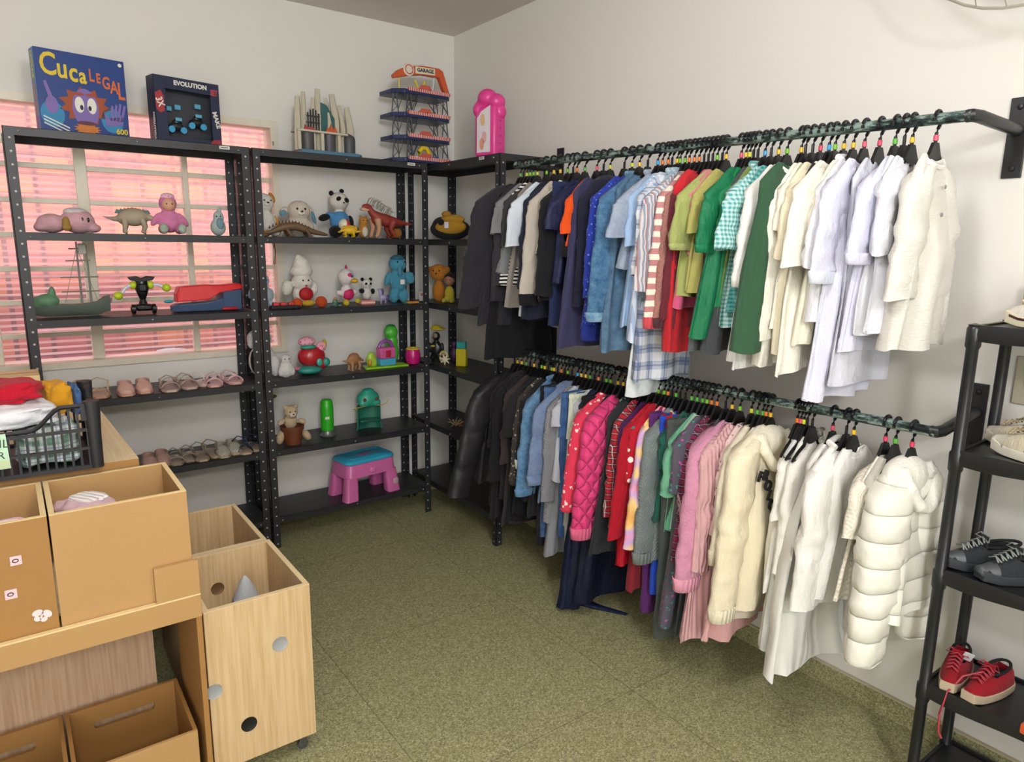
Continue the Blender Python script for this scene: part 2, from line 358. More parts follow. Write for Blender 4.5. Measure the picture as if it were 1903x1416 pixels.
# ---------------------------------------------------------------- rails
t_ = NT('worn_green_steel'); f = t_.noise(40, 5, .75, t_.scl((1, .3, 1)))
railm = t_.fin(t_.ramp(f, [(.40, '1d2124'), (.49, '4a5f5c'), (.55, '9db5ae')]), .38, .5)
blk = paint('1f2022', .4)
RX = 1.007
def clothes_rail(z0, z1, zb, y0, y1, drop, label):
    """far end .. near end, near end bends back to a wall plate"""
    t = thing('wall_clothes_rail', label, 'clothes rail', (RX, (y0+y1)/2, (z0+z1)/2))
    o = t.location
    q = lambda x, y, z: Vector((x, y, z))-o
    MB().tube([q(RX, y0, z0), q(RX, y1, z1)], .0145, 14).build('rail_tube', railm, t)
    MB().tube([q(RX, y1+.012, z1), q(RX, y1, z1), q(RX+.02, y1-.008, z1+drop*.1), q(XR-.03, -2.592, zb), q(XR-.006, -2.592, zb)], .016, 12).build('bent_arm', blk, t)
    pl = MB().box(XR-.007, XR-.0005, -2.615, -2.567, zb-.125, zb+.085).xf(Matrix.Translation(-o)).build('wall_plate', blk, t, bevel=.002, smooth=False)
    for dz in (-.1, .06): MB().lathe([(.008, 0), (.007, .004), (.003, .005)], n=10).xf(Matrix.Rotation(R(-90), 4, 'Y')).build('bolt', metal('3c3d40'), pl, loc=q(XR-.007, -2.591, zb+dz))
    MB().tube([q(RX, y0, z0), q(RX, y0+.01, z0), q(XR-.006, y0+.012, z0)], .015, 10).build('far_arm', blk, t)
    p2 = MB().box(XR-.007, XR-.0005, y0-.012, y0+.036, z0-.1, z0+.1).xf(Matrix.Translation(-o)).build('wall_plate', blk, t, smooth=False)
    return t
UZ = lambda y: 1.906+(1.876-1.906)*(-.92-y)/1.66
LZ = lambda y: 1.035+(1.068-1.035)*(-.70-y)/1.90
clothes_rail(UZ(-.68), UZ(-2.585), 1.868, -.68, -2.585, -.01, 'upper wall-mounted steel clothes rail with worn green paint and bent black end')
clothes_rail(LZ(-.66), LZ(-2.60), 1.085, -.66, -2.60, .02, 'lower wall-mounted steel clothes rail, green paint chipped, below the upper one')

# ---------------------------------------------------------------- hangers
hk = plastic('141416', .3)
HM = {}
def hanger(y, zr, yaw, sw, mk, label, group):
    """black plastic hanger: hook over the rail, flat centre, sloping arms; local origin is the rail axis"""
    sw = math.floor(sw*50)/50
    k = sw
    if k not in HM:
        b = MB(); P = []
        for i in range(13):
            a = R(200-i*(200+38)/12.0); P.append((.0195*math.cos(a), 0, .0195*math.sin(a)+.001))
        P.append((.006, 0, -.022)); P.append((0, 0, -.034)); P.append((0, 0, -.062))
        b.tube(P, .0046, 8)
        b.prism([(-.012, -.058), (.012, -.058), (.030, -.088), (.038, -.100), (.0, -.112), (-.038, -.100), (-.030, -.088)], -.0045, .0045, 'y')
        for s in (1, -1):
            b.tube([(s*.03, 0, -.098), (s*sw*.35, 0, -.112), (s*sw*.6, 0, -.127), (s*sw*.88, 0, -.149), (s*sw*.93, 0, -.156)], [.006, .006, .0055, .005, .004], 6)
        b.tube([(-sw*.88, 0, -.152), (0, 0, -.158), (sw*.88, 0, -.152)], .0035, 6)
        HM[k] = b.build('clothes_hanger', hk).data; bpy.data.objects.remove(bpy.data.objects[-1]) if False else None
        first = [o for o in bpy.data.objects if o.data == HM[k]][0]
        o = first
    else:
        o = bpy.data.objects.new('clothes_hanger', HM[k]); C.objects.link(o)
    o.location = (RX, y, zr); o.rotation_euler = (0, 0, yaw)
    tag(o, label, 'hanger', group)
    if mk is None: return o
    if mk not in MK:
        MK[mk] = MB().lathe([(.005, 0), (.0062, .001), (.0062, .014), (.005, .015)], (0, 0, -.054), 10).build('size_ring', plastic(mk, .4), o).data
    else:
        m = bpy.data.objects.new('size_ring', MK[mk]); C.objects.link(m); m.parent = o
    return o
MK = {}
RING = ['e0b52e', 'd9772c', '74b52a', 'd2425e', 'e0b52e', '3f9ad0', '57a83a', 'd9536e', 'd9772c', 'c9cf36']
RNAME = {'e0b52e': 'yellow', 'd9772c': 'orange', '74b52a': 'green', 'd2425e': 'red', '3f9ad0': 'blue', '57a83a': 'green', 'd9536e': 'pink', 'c9cf36': 'lime'}

# ---------------------------------------------------------------- garments (local: x across, y thickness, z up, origin on the rail axis)
def sm(a, b, x): x = max(0, min(1, (x-a)/(b-a))); return x*x*(3-2*x)
NB = 36
def body_mb(L, sw, hw, th, seed, fold=1.0, strap=False, hem=0.0, top=-.088, belly=0.0, open_front=False, kx=9):
    rn = random.Random(seed); ph = [rn.uniform(0, 6.28) for _ in range(6)]; k1 = rn.choice([3, 4, 5]); k2 = rn.choice([7, 8, 9])
    rows = [0, .004, .012, .022, .034, .046, .058, .08, .11, .15]
    z = .2
    while z < L-.01: rows.append(z); z += .032
    rows.append(L-.004); rows.append(L)
    rings = []
    for d in rows:
        s = d/L; arm = .058
        if d <= arm: q = (d/arm); w_ = .052+(sw-.052)*q**.85; tt = .010+(th-.010)*q
        else:
            g = sm(arm, .22, d); w_ = sw*(1-.06*g)+(hw-sw*.94)*max(0, (d-.12)/(L-.12))**.85; tt = th*(1+.35*sm(arm, .3, d)+belly*s)
        if strap and d <= arm: w_ = sw*(.62+.3*q)
        amp = fold*.010*sm(.05, .5, s)+.0022*fold
        sway = .010*math.sin(s*3+ph[5])*fold
        ring = []
        for k in range(NB):
            a = 2*PI*k/NB; ca, sa = math.cos(a), math.sin(a)
            dv = Vector((ca*w_*9+seed*1.7, sa*2.2, s*L*6)); nz = noise.noise(dv)*.010*fold*sm(.05, .35, s)+noise.noise(dv*2.3)*.0045*fold
            x = w_*math.copysign(abs(ca)**.75, ca); y = (1 if sa >= 0 else -1)*nz*abs(sa)+tt*math.copysign(abs(sa)**.8, sa)
            ff = amp*(math.sin(k1*a*1.0+ph[0]+x*8+s*1.5)+.6*math.sin(k2*a+ph[1]-s*2))*(1 if abs(sa) > .3 else .5)
            y += ff+sway; x += .35*ff+nz*.5*ca
            zz = top-d
            if s > .985: zz += hem*math.sin(a*2+ph[2])*.5+.004*math.sin(k1*a+ph[3])
            if d < .02: zz -= (.014 if sa < 0 else .002)*(1-abs(ca))*1.2
            ring.append(Vector((x, y, zz)))
        rings.append(ring)
    b = MB(); b.loft(rings, (False, False)); return b
def sleeve_mb(side, sl, sw, th, seed, out=.10, w0=.062, w1=.048, yoff=-.01, top=-.096, bend=0, puff=0, fwd_=0.0):
    rn = random.Random(seed*7+side); ph = [rn.uniform(0, 6.28) for _ in range(4)]
    x0 = side*(sw-.030); z0 = top-.062; P = []; n = max(6, int(sl/.020)+3); w0 *= 1.10; out = (out*.25+.05+rn.uniform(-.01, .04)) if side < 0 else .06
    for i in range(n):
        s = i/(n-1); r = s*sl
        bx = .010*sm(0, .12, r)+out*r+bend*math.sin(s*PI)*.03
        P.append((Vector((x0+side*bx, yoff*sm(0, .3, s)-fwd_*r, z0+.012-r)), s))
    rings = []; n2 = 18
    # cap rings run up over the hanger end
    base = P[0][0]
    for i, (p, s) in enumerate(P):
        wv = w0+(w1-w0)*s+puff*math.sin(min(1, s*1.1)*PI)
        t = 1.0*th*(1-.2*s)+puff*.6*math.sin(s*PI)+.008
        ang = side*math.atan(out)*1.0
        ring = []
        for k in range(n2):
            a = 2*PI*k/n2; ca, sa = math.cos(a), math.sin(a)
            dv = Vector((ca*1.3+seed*2.1, sa*1.3+side, s*sl*16)); el = math.exp(-((s-.5)/.16)**2) if sl > .3 else .6
            wr = .014*noise.noise(dv)*(.6+.8*el)*sm(0, .15, s)+.007*noise.noise(dv*2.2+Vector((0, 0, ca*2)))+.0022*math.sin(s*sl*110+ph[0]+2.5*ca+sa)*(.4+el)
            x = (wv+wr*.6)*ca; y = (t+wr)*sa
            tilt = -.018*side*ca*(1-s)*1.6 if i == 0 else 0
            lift = (w0*.55*(-side*ca+.15))*(1-sm(0, .28, s*sl/.25)) if s*sl < .12 else 0
            ring.append(Vector((p.x+x, p.y+y, p.z+lift+side*x*math.tan(ang)*.0+.004*math.sin(2*a+ph[2])*(s > .97))))
        rings.append(ring)
    # close the top smoothly inside the shoulder
    topc = sum(rings[0], Vector())/n2
    rings.insert(0, [topc+(v-topc)*.35+Vector((-side*.012, 0, .018)) for v in rings[0]])
    b = MB(); b.loft(rings, (True, False)); return b, P[-1][0], w1, .8*th+.008
def cuff_ring(c, w_, t, h, drop=0.0):
    b = MB(); rg = []
    for dz, g in ((.004, 1.0), (0, 1.06), (-h*.5, 1.0), (-h, .96), (-h-.002, .88)):
        rg.append([Vector((c.x+w_*g*math.cos(2*PI*k/18), c.y+t*g*1.1*math.sin(2*PI*k/18), c.z+dz)) for k in range(18)])
    b.loft(rg, (False, False)); return b
GY = 0
def garment(name, label, cat, y, zr, fabm, L, sw=.165, hw=.19, th=.016, sl=0, out=.10, _=0, w0=.062, w1=.048, yaw=0, seed=None, fold=1.0, collar=None, cuff=None, cuffh=.03,
            sfab=None, hood=None, buttons=None, hemband=None, belly=0, strap=False, puff=0, group=None, hem=0, bend=0, only=None, second=None, tagm=None, fwd_=0.0, yoff=None, dx=0):
    global GY; GY += 1; seed = seed or GY; sw *= .74; hw *= 1.0
    t = thing(name, label, cat, (RX+dx, y, zr), group=group); t.rotation_euler.z = yaw
    body_mb(L, sw, hw, th, seed, fold, strap, hem, belly=belly).build('body', fabm, t, ang=180)
    if sl:
        for sd in ((-1, 1) if only is None else (only,)):
            b, e, ww, tt = sleeve_mb(sd, sl, sw, th, seed, out, w0, w1, (-.008 if yoff is None else yoff), bend=bend, puff=puff, fwd_=fwd_)
            so = b.build('sleeve', sfab or fabm, t, ang=180)
            if cuff: cuff_ring(e, ww, tt, cuffh).build('cuff', cuff, so, ang=180)
    if collar:
        kind, cmx = collar
        if kind == 'shirt':
            for sd in (-1, 1):
                b = MB(); b.prism([(sd*.006, -.118), (sd*.020, -.094), (sd*.052, -.090), (sd*.066, -.122), (sd*.045, -.158)], -th-.010, -th-.005, 'y')
                b.build('collar', cmx, t, bevel=.001, ang=30)
            MB().tube([(-.05, 0, -.094), (-.045, th, -.082), (0, th+.008, -.078), (.045, th, -.082), (.05, 0, -.094)], .009, 8, flat=1.2).build('collar_band', cmx, t)
        else:
            P = []
            for k in range(16):
                a = 2*PI*k/16; P.append((.050*math.cos(a), (th*.8)*math.sin(a)-.001, -.099-(.022 if math.sin(a) < 0 else .002)*abs(math.sin(a))))
            MB().tube(P, .0045, 6, closed=True, flat=1.4).build('neckband', cmx, t)
    if hood:
        b = MB(); b.ell((-.01, .004, -.135), (.088, .050, .058), n=18, m=11)
        b.tube([(-.062, -.012, -.105), (-.075, -.045, -.15), (-.04, -.056, -.200), (0, -.058, -.212), (.04, -.056, -.200), (.072, -.045, -.15), (.062, -.012, -.105)], .020, 10)
        b.build('hood', hood, t, ang=180, soft=.006)
    if buttons:
        for i in range(buttons[1]): MB().lathe([(.0055, 0), (.005, .002), (.002, .0025)], n=10).xf(Matrix.Rotation(R(90), 4, 'X')).build('button', plastic(buttons[0]), t, loc=(.004, -th*1.25-.008, -.17-i*.07))
    if hemband:
        b = MB(); rg = []
        for dz, g in ((.03, 1.0), (0, 1.05), (-.03, 1.05), (-.034, .97)):
            rg.append([Vector((hw*g*math.copysign(abs(math.cos(2*PI*k/NB))**.75, math.cos(2*PI*k/NB)), (th*1.5+.008)*g*math.sin(2*PI*k/NB), -.096-L+dz)) for k in range(NB)])
        b.loft(rg, (False, False)); b.build('hem_band', hemband, t, ang=180)
    if second:                                              # lining or inner panel that shows below the hem
        b = body_mb(second[1], sw*.9, hw*.92, th*.7, seed+50, fold, strap, 0); b.build('inner_layer', second[0], t, ang=180)
    if tagm:
        MB().box(-.02, .02, -.001, .001, -.025, .025).build('care_tag', tagm, t, loc=(-sw*.75, -th-.012, -.25)).rotation_euler = (.1, .5, .1)
    return t
def trousers(label, y, zr, fabm, L, wd=.13, yaw=0, seed=1, group=None, top=-.10, name='trousers', dx=0, w1=.06):
    t = thing(name, label, 'trousers', (RX+dx, y, zr), group=group); t.rotation_euler.z = yaw; rn = random.Random(seed)
    b = MB(); rg = []
    for d in (0, .03, .08, .14, .19):
        w_ = wd*(1+.1*d/.2); rg.append([Vector((w_*math.copysign(abs(math.cos(2*PI*k/28))**.7, math.cos(2*PI*k/28)), (.020+.01*d)*math.sin(2*PI*k/28)+.003*math.sin(5*2*PI*k/28+d*20), top-d)) for k in range(28)])
    b.loft(rg, (False, False))
    b.build('waist', fabm, t, ang=180)
    for sd in (-1, 1):
        rg = []; d = .14
        while d < L+.02:
            dd = min(d, L); s = (dd-.14)/(L-.14); w_ = wd*.54*(1-s)+w1*s
            rg.append([Vector((sd*(wd*.50+.012*s)+w_*math.cos(2*PI*k/20), (.024+.004*math.sin(s*9+sd))*math.sin(2*PI*k/20)+.003*math.sin(dd*40+k), top-dd)) for k in range(20)]); d += .05
        MB().loft(rg, (False, False)).build('leg', fabm, t, ang=180)
    MB().tube([(wd*math.cos(2*PI*k/20), .0215*math.sin(2*PI*k/20), top-.012) for k in range(20)], .006, 6, closed=True, flat=2).build('waistband', fabm, t)
    return t
UPX = [(942,-.70),(960,-.745),(1000,-.85),(1020,-.921),(1040,-.994),(1075,-1.116),(1100,-1.198),(1190,-1.465),(1260,-1.647),(1355,-1.864),(1440,-2.034),(1495,-2.134),(1575,-2.266),(1635,-2.357),(1690,-2.435),(1745,-2.508),(1805,-2.583)]
LPX = [(950,-.68),(960,-.704),(1000,-.88),(1050,-1.067),(1120,-1.31),(1180,-1.493),(1250,-1.686),(1330,-1.882),(1380,-1.995),(1440,-2.12),(1500,-2.227),(1550,-2.314),(1580,-2.365),(1650,-2.474),(1700,-2.546),(1740,-2.601)]
WALL_GAP = {}
def hang(rail, px, short, fabm, L, name='shirt', cat='shirt', kind='g', ring=None, same=None, label=None, hl=None, **k):
    y = interp(UPX if rail == 'upper' else LPX, px); zr = (UZ if rail == 'upper' else LZ)(y)
    rn = random.Random(px*3+len(short)); yaw = k.pop('yaw', None)
    yaw = R(rn.uniform(-3, 3)) if yaw is None else R(yaw*.2+2)
    sw = k.get('sw', .165)
    if px > 1380 and kind == 'g': sw *= .91; k['sw'] = sw; k['w0'] = k.get('w0', .062)*.92; k['hw'] = k.get('hw', .19)*.95
    lb = label or f'{short}, hanging on the {rail} clothes rail'
    rg = ring or (RING[(px*7) % len(RING)] if rn.random() < .68 else None)
    hlb = hl or (f'black plastic hanger carrying the {short} on the {rail} rail')
    if len(hlb.split()) > 16: hlb = f'black hanger holding the {short}'
    h = hanger(y, zr, yaw, sw*.72 if kind == 'g' else .13, rg, hlb, f'hangers on the {rail} clothes rail')
    gq = f'clothes on the {rail} rail' if not same else same
    if kind == 'g': return garment(name, lb, cat, y, zr, fabm, L, yaw=yaw, group=gq, **k)
    return trousers(lb, y, zr, fabm, L, yaw=yaw, group=gq, **k)
# ---------------------------------------------------------------- clothes on the upper rail, far end first
wh, iv, lav = fab('plain', 'eeece6'), fab('plain', 'ece7d3'), fab('plain', 'd9d9ea')
charc, blackc, navy = fab('plain', '2b2a30'), fab('plain', '17161a'), fab('plain', '23264a')
def U(px, short, m, L, **k): return hang('upper', px, short, m, L, **k)
def D(px, short, m, L, **k): return hang('lower', px, short, m, L, **k)
JK = dict(name='jacket', cat='jacket'); DR = dict(name='dress', cat='dress'); TS = dict(name='t_shirt', cat='t-shirt'); SW = dict(name='sweater', cat='sweater')
U(948, 'long charcoal coat with long sleeves, farthest item', charc, .64, sl=.50, sw=.27, hw=.24, th=.024, out=.75, w0=.075, w1=.055, yaw=-4, name='coat', cat='coat')
U(958, 'long black dress behind the charcoal coat', blackc, .80, sw=.20, hw=.21, yaw=0, **DR)
U(967, 'grey and black raglan jacket with white piping', charc, .53, sl=.40, sw=.19, hw=.21, out=.16, sfab=fab('plain', '333238'), collar=('neck', wh), yaw=3, **JK)
U(976, 'grey short-sleeved top with a rounded shoulder', fab('plain', '7d7f80'), .40, sl=.17, sw=.185, hw=.19, out=.34, w0=.08, w1=.085, yaw=-2, **TS)
U(986, 'zebra striped black and white top', fab('hstripe', '17161a', 'e9e6e2', 62), .45, sl=.22, sw=.175, hw=.185, out=.2, sfab=fab('plain', '3a393b'), yaw=2)
U(997, 'taupe sleeveless long top', fab('plain', '8f8780'), .55, sw=.16, hw=.175, name='top', cat='top')
U(1016, 'pale blue-white t-shirt with wide sleeves', fab('plain', 'd3dbe6'), .58, sl=.22, sw=.175, hw=.15, out=.36, w0=.085, w1=.085, yaw=-8, **TS)
U(1030, 'navy jacket behind the sandy one', fab('plain', '232738'), .59, sl=.40, sw=.165, hw=.17, **JK)
U(1042, 'sandy grey bomber sleeve jacket with black cuffs', fab('plain', 'bfb5aa'), .50, sl=.42, sw=.165, hw=.18, out=.28, w0=.068, w1=.060, cuff=blackc, cuffh=.045, yaw=-5, **JK)
U(1056, 'lime white short top with soft shoulder', fab('plain', 'd5dcc0'), .30, sl=.12, sw=.155, hw=.16, out=.3)
U(1066, 'black padded jacket with long sleeves', fab('plain', '1c1c20'), .50, sl=.42, sw=.165, hw=.17, th=.03, out=.1, w0=.07, w1=.06, **JK)
U(1073, 'navy trousers folded over a hanger', fab('plain', '262f55'), .62, kind='t')
U(1088, 'navy short-sleeved blouse with turned sleeves', fab('satin', '232748'), .42, sl=.15, sw=.18, hw=.17, out=.5, w0=.075, w1=.08, yaw=-6, name='blouse', cat='blouse')
U(1111, 'orange t-shirt with a black hem', fab('plain', 'e8541c'), .27, sl=.16, sw=.165, hw=.17, out=.42, w0=.062, w1=.06, hemband=blackc, yaw=-6, **TS)
U(1124, 'long dusky navy dress, plain and straight', fab('plain', '3c3a5c'), .665, sw=.165, hw=.20, dx=-.025, yaw=-8, **DR)
U(1137, 'dark hooded jacket with short zip', fab('plain', '1e1f33'), .50, sl=.38, sw=.165, hw=.18, hood=fab('plain', '1e1f33'), **JK)
U(1163, 'royal blue printed long top with dark waist', fab('floral', '27399a', '6f86d8', 75), .585, sl=.40, sw=.175, hw=.19, out=.2, hemband=fab('plain', '203082'), yaw=-3)
U(1177, 'cobalt blue blouse behind the denim jacket', fab('plain', '2c3990'), .50, sl=.2, sw=.17, hw=.17, name='blouse', cat='blouse')
U(1190, 'washed blue denim jacket with a shirt collar', fab('denim', '2b527a', '648eae'), .52, sl=.45, sw=.19, hw=.185, out=.26, w0=.075, w1=.062, cuff=fab('denim', '4c7ba0', '93b6cc'), collar=('shirt', fab('denim', '3d6c94', '84aac6')), yaw=-14, th=.022, name='denim_jacket', cat='jacket')
U(1206, 'straight dark denim pinafore with frayed hem', fab('denim', '3d5c78', '64829c'), .65, sw=.165, hw=.175, dx=-.03, yaw=-6, **DR)
U(1225, 'chambray blouse with a flounced sleeve', fab('denim', '8793a8', 'a9b4c6'), .34, sl=.17, sw=.185, hw=.18, out=.42, w0=.085, w1=.105, yaw=-8, collar=('shirt', fab('denim', '93a4ba', 'b4c0d0')), name='blouse', cat='blouse')
U(1234, 'sky blue short-sleeved shirt', fab('plain', 'a3bfe2'), .55, sl=.20, sw=.175, hw=.165, out=.28, yaw=-5)
U(1244, 'light blue long dress with thin stripes', fab('vstripe', 'a8bcdc', 'd5dfee', 70), .60, sw=.16, hw=.17, **DR)
U(1260, 'blue and white plaid long shirt dress', fab('plaid', 'dfe3ea', '8796b4', 16, '3f4d78'), .735, sl=.3, sw=.165, hw=.15, dx=-.03, out=.1, yaw=-5, **DR)
U(1251, 'very pale washed denim dress, longest item', fab('denim', 'bfc8cc', 'dfe5e6'), .80, sw=.16, hw=.175, yaw=-3, **DR)
U(1266, 'grey blue shirt with a pale collar', fab('plain', '9db3c4'), .46, sl=.3, sw=.165, hw=.17, collar=('shirt', fab('plain', 'b9cfdb')))
U(1276, 'multicoloured vertical striped shirt with puffed sleeve', fab('vstripe', 'cfc8ca', '8c97aa', 70, 'a87a7c'), .43, sl=.35, sw=.185, hw=.18, out=.24, w0=.085, w1=.085, yaw=-9, collar=('shirt', fab('plain', 'a8c4cf')))
U(1284, 'grey tartan flannel shirt', fab('plaid', 'b9b9c0', '5d6272', 14, '2d3145'), .50, sl=.38, sw=.165, hw=.175)
U(1294, 'white and rose striped sweater with a coral cuff', fab('hstripe', 'ecdfd2', 'bb7f80', 26), .50, sl=.44, sw=.175, hw=.18, out=.19, w0=.064, w1=.056, cuff=fab('rib', 'd2505a'), cuffh=.035, yaw=-8, **SW)
U(1303, 'dusty brown rose sweater', fab('knit', 'a8746c'), .50, sl=.44, sw=.165, hw=.17, out=.16, cuff=fab('rib', '55323a'), **SW)
U(1312, 'dark maroon cardigan', fab('plain', '6a2a34'), .53, sl=.44, sw=.165, hw=.165, out=.12, name='cardigan', cat='cardigan')
U(1320, 'bright red narrow dress', fab('plain', 'c2262f'), .61, sw=.155, hw=.14, dx=-.04, yaw=-7, **DR)
U(1328, 'raspberry pink top', fab('plain', 'cf5a80'), .46, sl=.1, sw=.16, hw=.16, name='top', cat='top')
U(1336, 'lime green t-shirt with rolled sleeves', fab('plain', 'a3ab66'), .42, sl=.19, sw=.19, hw=.17, out=.34, w0=.07, w1=.072, cuff=fab('plain', 'adb473'), cuffh=.016, yaw=-8, **TS)
U(1345, 'pale pink short top between lime shirts', fab('plain', 'd47a8c'), .28, sl=.08, sw=.165, hw=.15, name='top', cat='top')
U(1352, 'yellow t-shirt beside the lime one', fab('plain', 'b0ab62'), .40, sl=.15, sw=.165, hw=.165, out=.36, w0=.062, w1=.062, yaw=-6, **TS)
U(1381, 'dark grey long dress behind the green ones', fab('plain', '54585a'), .585, sl=.2, sw=.165, hw=.215, out=.22, yaw=-5, **DR)
U(1390, 'emerald green dress with folded short sleeves', fab('satin', '1a744c'), .54, sl=.19, sw=.19, hw=.215, dx=-.02, out=.32, w0=.07, w1=.078, cuff=fab('satin', '1d7d52'), cuffh=.02, yaw=-10, **DR)
U(1397, 'second emerald green top beside the dress', fab('satin', '1c7c50'), .44, sl=.18, sw=.17, hw=.17, out=.3, w0=.062, yaw=-8)
U(1404, 'graphite grey skirt length dress', fab('plain', '46494c'), .59, sw=.16, hw=.19, **DR)
U(1412, 'olive green short top', fab('plain', '7a8a4a'), .50, sl=.1, sw=.165, hw=.155, name='top', cat='top')
U(1425, 'turquoise gingham shirt with a square short sleeve', fab('gingham', 'c3e0de', '4c9c9a', 75), .50, sl=.20, sw=.19, hw=.165, out=.42, w0=.075, w1=.085, yaw=-12, collar=('shirt', fab('gingham', 'c3e0de', '4c9c9a', 75)))
U(1436, 'teal checked shirt tucked behind the gingham one', fab('gingham', '6fb0ac', '2f7c7a', 80), .45, sw=.165, hw=.16, yaw=-6)
U(1450, 'off-white blouse with a gathered cuff', wh, .60, sl=.28, sw=.175, hw=.18, out=.26, w0=.06, w1=.055, cuff=wh, yaw=-8, name='blouse', cat='blouse')
U(1466, 'white long linen dress next to the blouse', fab('plain', 'e9e8e4'), .62, sw=.165, hw=.19, **DR)
U(1492, 'dark green sleeveless long tunic', fab('plain', '35573f'), .555, sw=.185, hw=.215, dx=-.055, th=.024, yaw=-13, collar=('neck', fab('plain', 'dfe3da')), name='tunic', cat='tunic')
U(1500, 'thin ivory long-sleeved blouse', fab('plain', 'ebe8dc'), .60, sl=.46, sw=.17, hw=.18, out=.12, yaw=-9, name='blouse', cat='blouse')
U(1514, 'cream blouse with a scalloped cap sleeve', fab('plain', 'efe9d8'), .48, sl=.14, sw=.175, hw=.165, out=.30, w0=.06, w1=.06, yaw=-8, name='blouse', cat='blouse')
U(1529, 'butter-coloured t-shirt with loose sleeve', fab('plain', 'ece2c6'), .56, sl=.22, sw=.178, hw=.175, out=.3, w0=.065, w1=.065, yaw=-8, **TS)
U(1545, 'black and pink printed top between white shirts', fab('floral', '211a22', 'c24468', 42, 'e6e2de'), .50, sw=.15, hw=.15, name='top', cat='top')
U(1556, 'ivory dropped-shoulder t-shirt, long at the back', fab('plain', 'ede8da'), .60, sl=.24, sw=.185, hw=.18, dx=-.02, out=.28, w0=.068, w1=.07, yaw=-10, hem=.03, **TS)
U(1572, 'cream top folded over its hanger', iv, .52, sl=.18, sw=.17, hw=.17, out=.25, yaw=-6)
U(1590, 'white cotton shirt with an upturned collar', fab('plain', 'e8e8ee'), .45, sl=.24, sw=.18, hw=.175, out=.26, w0=.072, w1=.078, yaw=-9, collar=('shirt', fab('plain', 'eceaf0')))
U(1611, 'lilac-white rolled sleeve tunic, longest white', lav, .67, sl=.25, sw=.18, hw=.17, dx=-.02, out=.26, w0=.072, w1=.07, cuff=fab('plain', 'dfe3f2'), cuffh=.03, yaw=-12, name='tunic', cat='tunic')
U(1639, 'grey white translucent long shirt', fab('plain', 'cfd0dc'), .62, sw=.17, hw=.17, yaw=-4)
U(1668, 'pale lilac t-shirt with a rolled sleeve', fab('plain', 'd6d6ea'), .52, sl=.20, sw=.17, hw=.165, out=.30, w0=.066, w1=.068, cuff=fab('plain', 'dcdcf0'), cuffh=.025, yaw=-12, **TS)
U(1685, 'white vest behind the lilac t-shirt', fab('plain', 'e4e4ea'), .47, sw=.155, hw=.16, strap=True, yaw=-10, name='vest_top', cat='top')
U(1700, 'light grey white blouse, second nearest', fab('plain', 'dcdce4'), .46, sl=.2, sw=.165, hw=.165, yaw=-12, name='blouse', cat='blouse')
U(1744, 'crinkled white muslin shirt with buttons, nearest item', fab('crinkle', 'dedbd4'), .50, sl=.31, sw=.142, hw=.155, out=.2, w0=.058, w1=.066, yaw=-10, th=.022, buttons=('8a8a88', 3), collar=('neck', wh), ring='d9536e')
# ---------------------------------------------------------------- clothes on the lower rail, far end first
dk = [fab('plain', '141317'), fab('plain', '1c1a1e'), fab('plain', '211e22'), fab('plain', '18181b')]
D(954, 'black leather-look jacket, farthest item', fab('leather', '2a292c'), .54, sl=.52, sw=.255, hw=.22, out=1.1, w0=.075, w1=.058, th=.03, tagm=paint('d8d8d8'), yaw=-6, **JK)
for i, (px, L) in enumerate([(962, .66), (970, .72), (985, .60), (1000, .70), (1012, .64), (1030, .55), (1044, .62)]):
    D(px, f'dark dress {i}', dk[i % 4], L, sl=.3 if i % 2 else 0, sw=.165+.01*(i % 3), hw=.17, out=.12, same='dark clothes packed at the far end of the lower rail', label='black garment hanging edge-on among the dark clothes at the far end of the lower rail',
      hl='black hanger holding a black garment at the far end of the lower rail', **DR)
D(978, 'black hooded sweatshirt with drooping hood', fab('plain', '1b1a1d'), .50, sl=.45, sw=.18, hw=.175, out=.2, hood=fab('plain', '1b1a1d'), name='hooded_sweatshirt', cat='sweatshirt')
D(992, 'long dark brown wrap dress', fab('plain', '3a3032'), .72, sl=.35, sw=.18, hw=.18, out=.2, yaw=-8, **DR)
D(1006, 'black blouse with a flared short sleeve', fab('plain', '232124'), .45, sl=.2, sw=.185, hw=.17, out=.35, w0=.07, w1=.09, name='blouse', cat='blouse')
D(1019, 'brown and cream patterned cardigan', fab('floral', '3a3532', '9b917e', 60), .50, sl=.42, sw=.175, hw=.17, out=.2, name='cardigan', cat='cardigan')
D(1026, 'black top with white lace hem', fab('plain', '211f22'), .42, sl=.3, sw=.18, hw=.17, out=.25, cuff=fab('plain', 'dfeae4'), cuffh=.04, name='top', cat='top')
D(1037, 'mid blue denim shirt with buttoned cuff', fab('denim', '3f6a92', '7aa0c0'), .48, sl=.42, sw=.185, hw=.17, out=.26, w0=.07, w1=.058, cuff=fab('denim', '4a769e', '7aa0c0'), collar=('shirt', fab('denim', '4a769e', '7aa0c0')), yaw=-6)
D(1050, 'black long trousers beside the denim shirt', dk[1], .75, kind='t')
D(1056, 'dark denim overall with long legs', fab('denim', '2c466c', '50709a'), .70, kind='t')
D(1064, 'dusty blue chambray shirt with rolled sleeve', fab('denim', '66789c', '8294b4'), .52, sl=.33, sw=.195, hw=.18, out=.32, w0=.08, w1=.068, cuff=fab('denim', '6b7ea2', '8698b8'), cuffh=.04, hood=fab('denim', '66789c', '8294b4'), yaw=-8)
D(1075, 'grey tweed knitted dress', fab('knit', '8a8a90'), .60, sl=.44, sw=.18, hw=.17, out=.2, **DR)
D(1082, 'light grey long ruffled skirt', fab('rib', '8b8d94', s=.4), .76, sw=.15, hw=.17, name='skirt', cat='skirt')
D(1090, 'pale heather grey sleeveless top', fab('plain', 'b9bcc6'), .40, sl=.1, sw=.19, hw=.17, out=.3, **TS)
